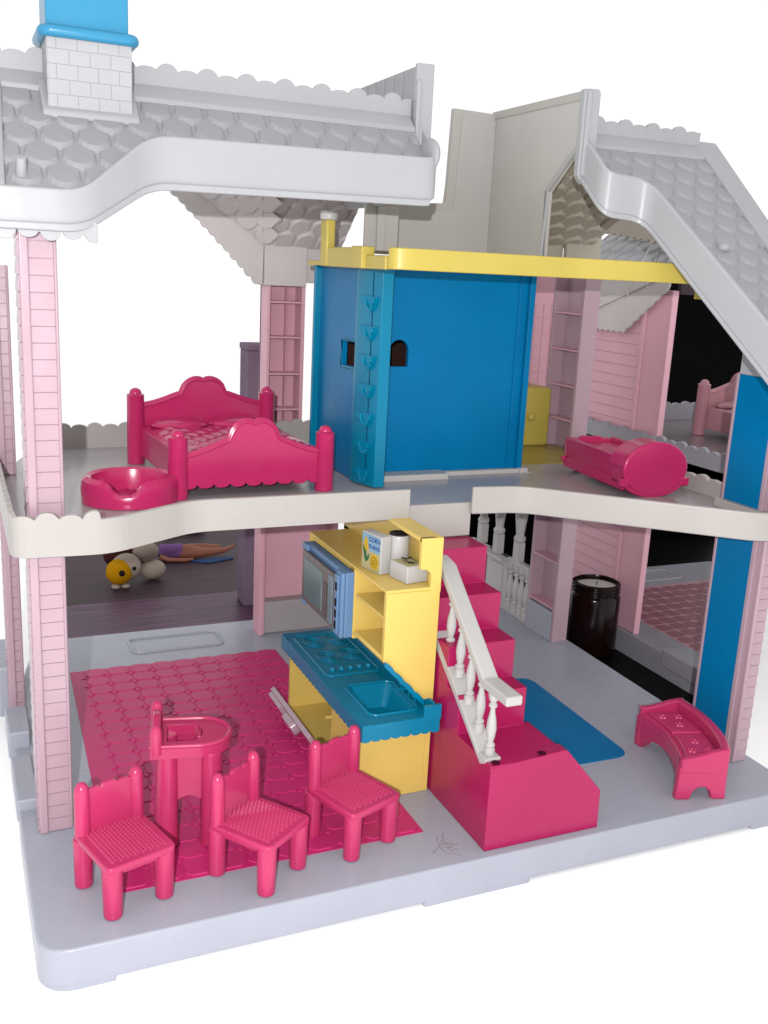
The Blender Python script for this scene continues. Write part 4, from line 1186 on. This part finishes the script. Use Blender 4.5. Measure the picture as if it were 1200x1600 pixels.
# ------------------------------------------------------------------ jar, cords and what stands behind
J = thing('candle_jar', (68.1, 38.8, -2.96), 'dark brown glass candle jar standing in the gap between the house sections', 'candle jar')
jc = (68.1, 38.8, -2.96)
bm = new(); lathe(bm, [(2.7, 0), (2.98, .25), (3.03, .6), (3.03, 7.2), (2.9, 7.5), (2.78, 7.65), (2.78, 9.0), (2.62, 9.05), (2.55, 8.9), (2.55, 7.9), (.05, 7.85)], jc, 40); jb = obj('jar_glass', bm, amber, J)
bm = new(); 
for h in (7.95, 8.4, 8.85): tube(bm, [(jc[0]+2.8*math.cos(a), jc[1]+2.8*math.sin(a), jc[2]+h) for a in [2*PI*i/40 for i in range(40)]], .13, 8, True)
obj('screw_rim', bm, amber, jb)
bm = new(); lathe(bm, [(2.5, 7.8), (2.5, 8.45), (2.1, 8.5)], jc, 32); wx = obj('wax', bm, wax, J)
bm = new(); cyl(bm, (jc[0], jc[1], jc[2]+8.45), (jc[0]+.05, jc[1], jc[2]+8.95), .06, seg=6); obj('wick', bm, inkm, wx)
for k, (a, b, lab) in enumerate((((67.19, 34, 46.4), (64.4, 34, 40.2), 'left one of two thin white cords hanging under the right attic'), ((68.7, 34, 46.4), (66.8, 34, 40.8), 'right one of two thin white cords hanging under the right attic'))):
    bm = new(); tube(bm, [a, tuple((p+q)/2+.05 for p, q in zip(a, b)), b], .05, 6)
    tag(obj('cord', bm, whitep), lab, 'cord', 'thin white cords under the attic')
TV = thing('television', (98, 81, -2.97), 'large black screen standing behind the right side of the dollhouse', 'television')
bm = new(); prism(bm, [(73.2, -2.96), (127, -2.96), (127, 41.8), (73.2, 41.8)], XZ, (80.4, 82.4)); obj('screen_case', bm, blackm, TV, .3)
bm = new(); prism(bm, [(75, 0), (123.5, 0), (123.5, 40.4), (75, 40.4)], XZ, (80.3, 80.6)); obj('screen', bm, blackm, TV, .05)
SB = thing('storage_box', (32.2, 67, -2.9), 'tall dull purple box standing on the wood behind the left rooms', 'box')
bm = new(); box(bm, 31.3, 34, 65.5, 69, -2.9, 31.0); obj('box_body', bm, purp, SB, .15)
bm = new(); box(bm, 31.2, 34.1, 65.4, 69.1, 31.0, 31.8); obj('box_lid', bm, purp, SB, .15)

# toys lying on the wooden floor behind the left room
zf = -2.95
T1 = thing('plush_toy', (17, 78, zf), 'small plush toy with yellow face and white floppy ears', 'plush toy')
x0, y0 = 17.0, 78.0
bm = new(); ball(bm, (x0, y0, zf+2.2), 1.75, 1.05, 1, 1.05); fa = obj('face', bm, yfur, T1)
bm = new(); ball(bm, (x0+1.1, y0+.9, zf+2.6), 1.9, 1.1, 1, 1); obj('body', bm, wfur, T1)
bm = new(); ball(bm, (x0+.1, y0-1.7, zf+2.5), .42); obj('eye', bm, inkm, fa)
bm = new(); ball(bm, (x0+1.9, y0-.9, zf+2.8), .28); obj('eye', bm, inkm, fa)
for dx in (-.6, .7):
    bm = new(); ball(bm, (x0+dx, y0-.7, zf+.35), .55, 1.1, 1.4, .6); obj('foot', bm, wfur, T1)
for dx, dz, s in ((5.0, 1.5, 1.5), (4.0, 4.2, 1.5)):
    bm = new(); ball(bm, (x0+dx, y0+2.2, zf+dz), s, 1.25, .9, .95); obj('ear', bm, wfur, T1)
bm = new(); ball(bm, (x0+.8, y0+3.4, zf+3.6), 1.9, 1.3, .8, 1.0); obj('hood', bm, redm, T1)
T2 = thing('doll', (29, 89, zf), 'small doll lying on its side in a lilac top and blue skirt', 'doll')
def skinned(name, pts, rad, m, parent):
    bm = new(); tube(bm, [(24.2+(p[0]-24.2)*.82, p[1], p[2]) for p in pts], rad, 12); return obj(name, bm, m, parent)
y0 = 89.0
skinned('body', [(24.2, y0, zf+1.0), (25.4, y0, zf+1.3), (27.2, y0, zf+1.3), (29.5, y0-.2, zf+1.15), (33, y0-.3, zf+.9), (37.0, y0-.2, zf+1.0), (38.9, y0-.2, zf+1.6)], [.4, 1.1, 1.0, 1.2, .75, .45, .2], skin, T2)
skinned('top', [(24.4, y0, zf+1.3), (25.2, y0, zf+1.35), (27.0, y0, zf+1.35), (28.8, y0, zf+1.25)], [.6, 1.25, 1.1, 1.25], lilac, T2)
skinned('arm', [(24.6, y0-1.1, zf+.9), (26, y0-1.6, zf+.5), (29, y0-1.9, zf+.35), (30.6, y0-1.8, zf+.4)], [.45, .35, .3, .2], skin, T2)
skinned('leg', [(30, y0+.6, zf+1.5), (33.5, y0+.9, zf+1.4), (36.5, y0+.9, zf+1.3)], [.7, .55, .3], skin, T2)
bm = new(); prism(bm, [(29, y0-2.0), (35, y0-1.4), (35.6, y0-2.2), (31.4, y0-3.6)], XY, (zf, zf+.3)); obj('skirt', bm, bluec, T2, .1)
bm = new(); ball(bm, (23.2, y0+.8, zf+1.2), 1.1); hd_ = obj('head', bm, skin, T2)
bm = new(); ball(bm, (22.6, y0+1.3, zf+1.2), 1.3, 1.3, 1, .9); obj('hair', bm, redm, hd_)
T3 = thing('butterfly_toy', (31, 104, zf), 'pink and yellow winged toy lying at the back of the wooden floor', 'toy')
pinkt = plastic('toy_pink', (170, 40, 100), .6, .2)
for s in (-1, 1):
    bm = new(); ball(bm, (31+s*2.2, 104, zf+1.0), 2.0, 1.1, 1, .5); wg = obj('wing', bm, pinkt, T3)
    bm = new(); ball(bm, (31+s*2.0, 103, zf+1.7), .9, 1.1, 1, .5); obj('wing_spot', bm, yfur, wg)
bm = new(); ball(bm, (31, 103.6, zf+1.2), .8, .8, 1.8, .9); obj('body', bm, yfur, T3)
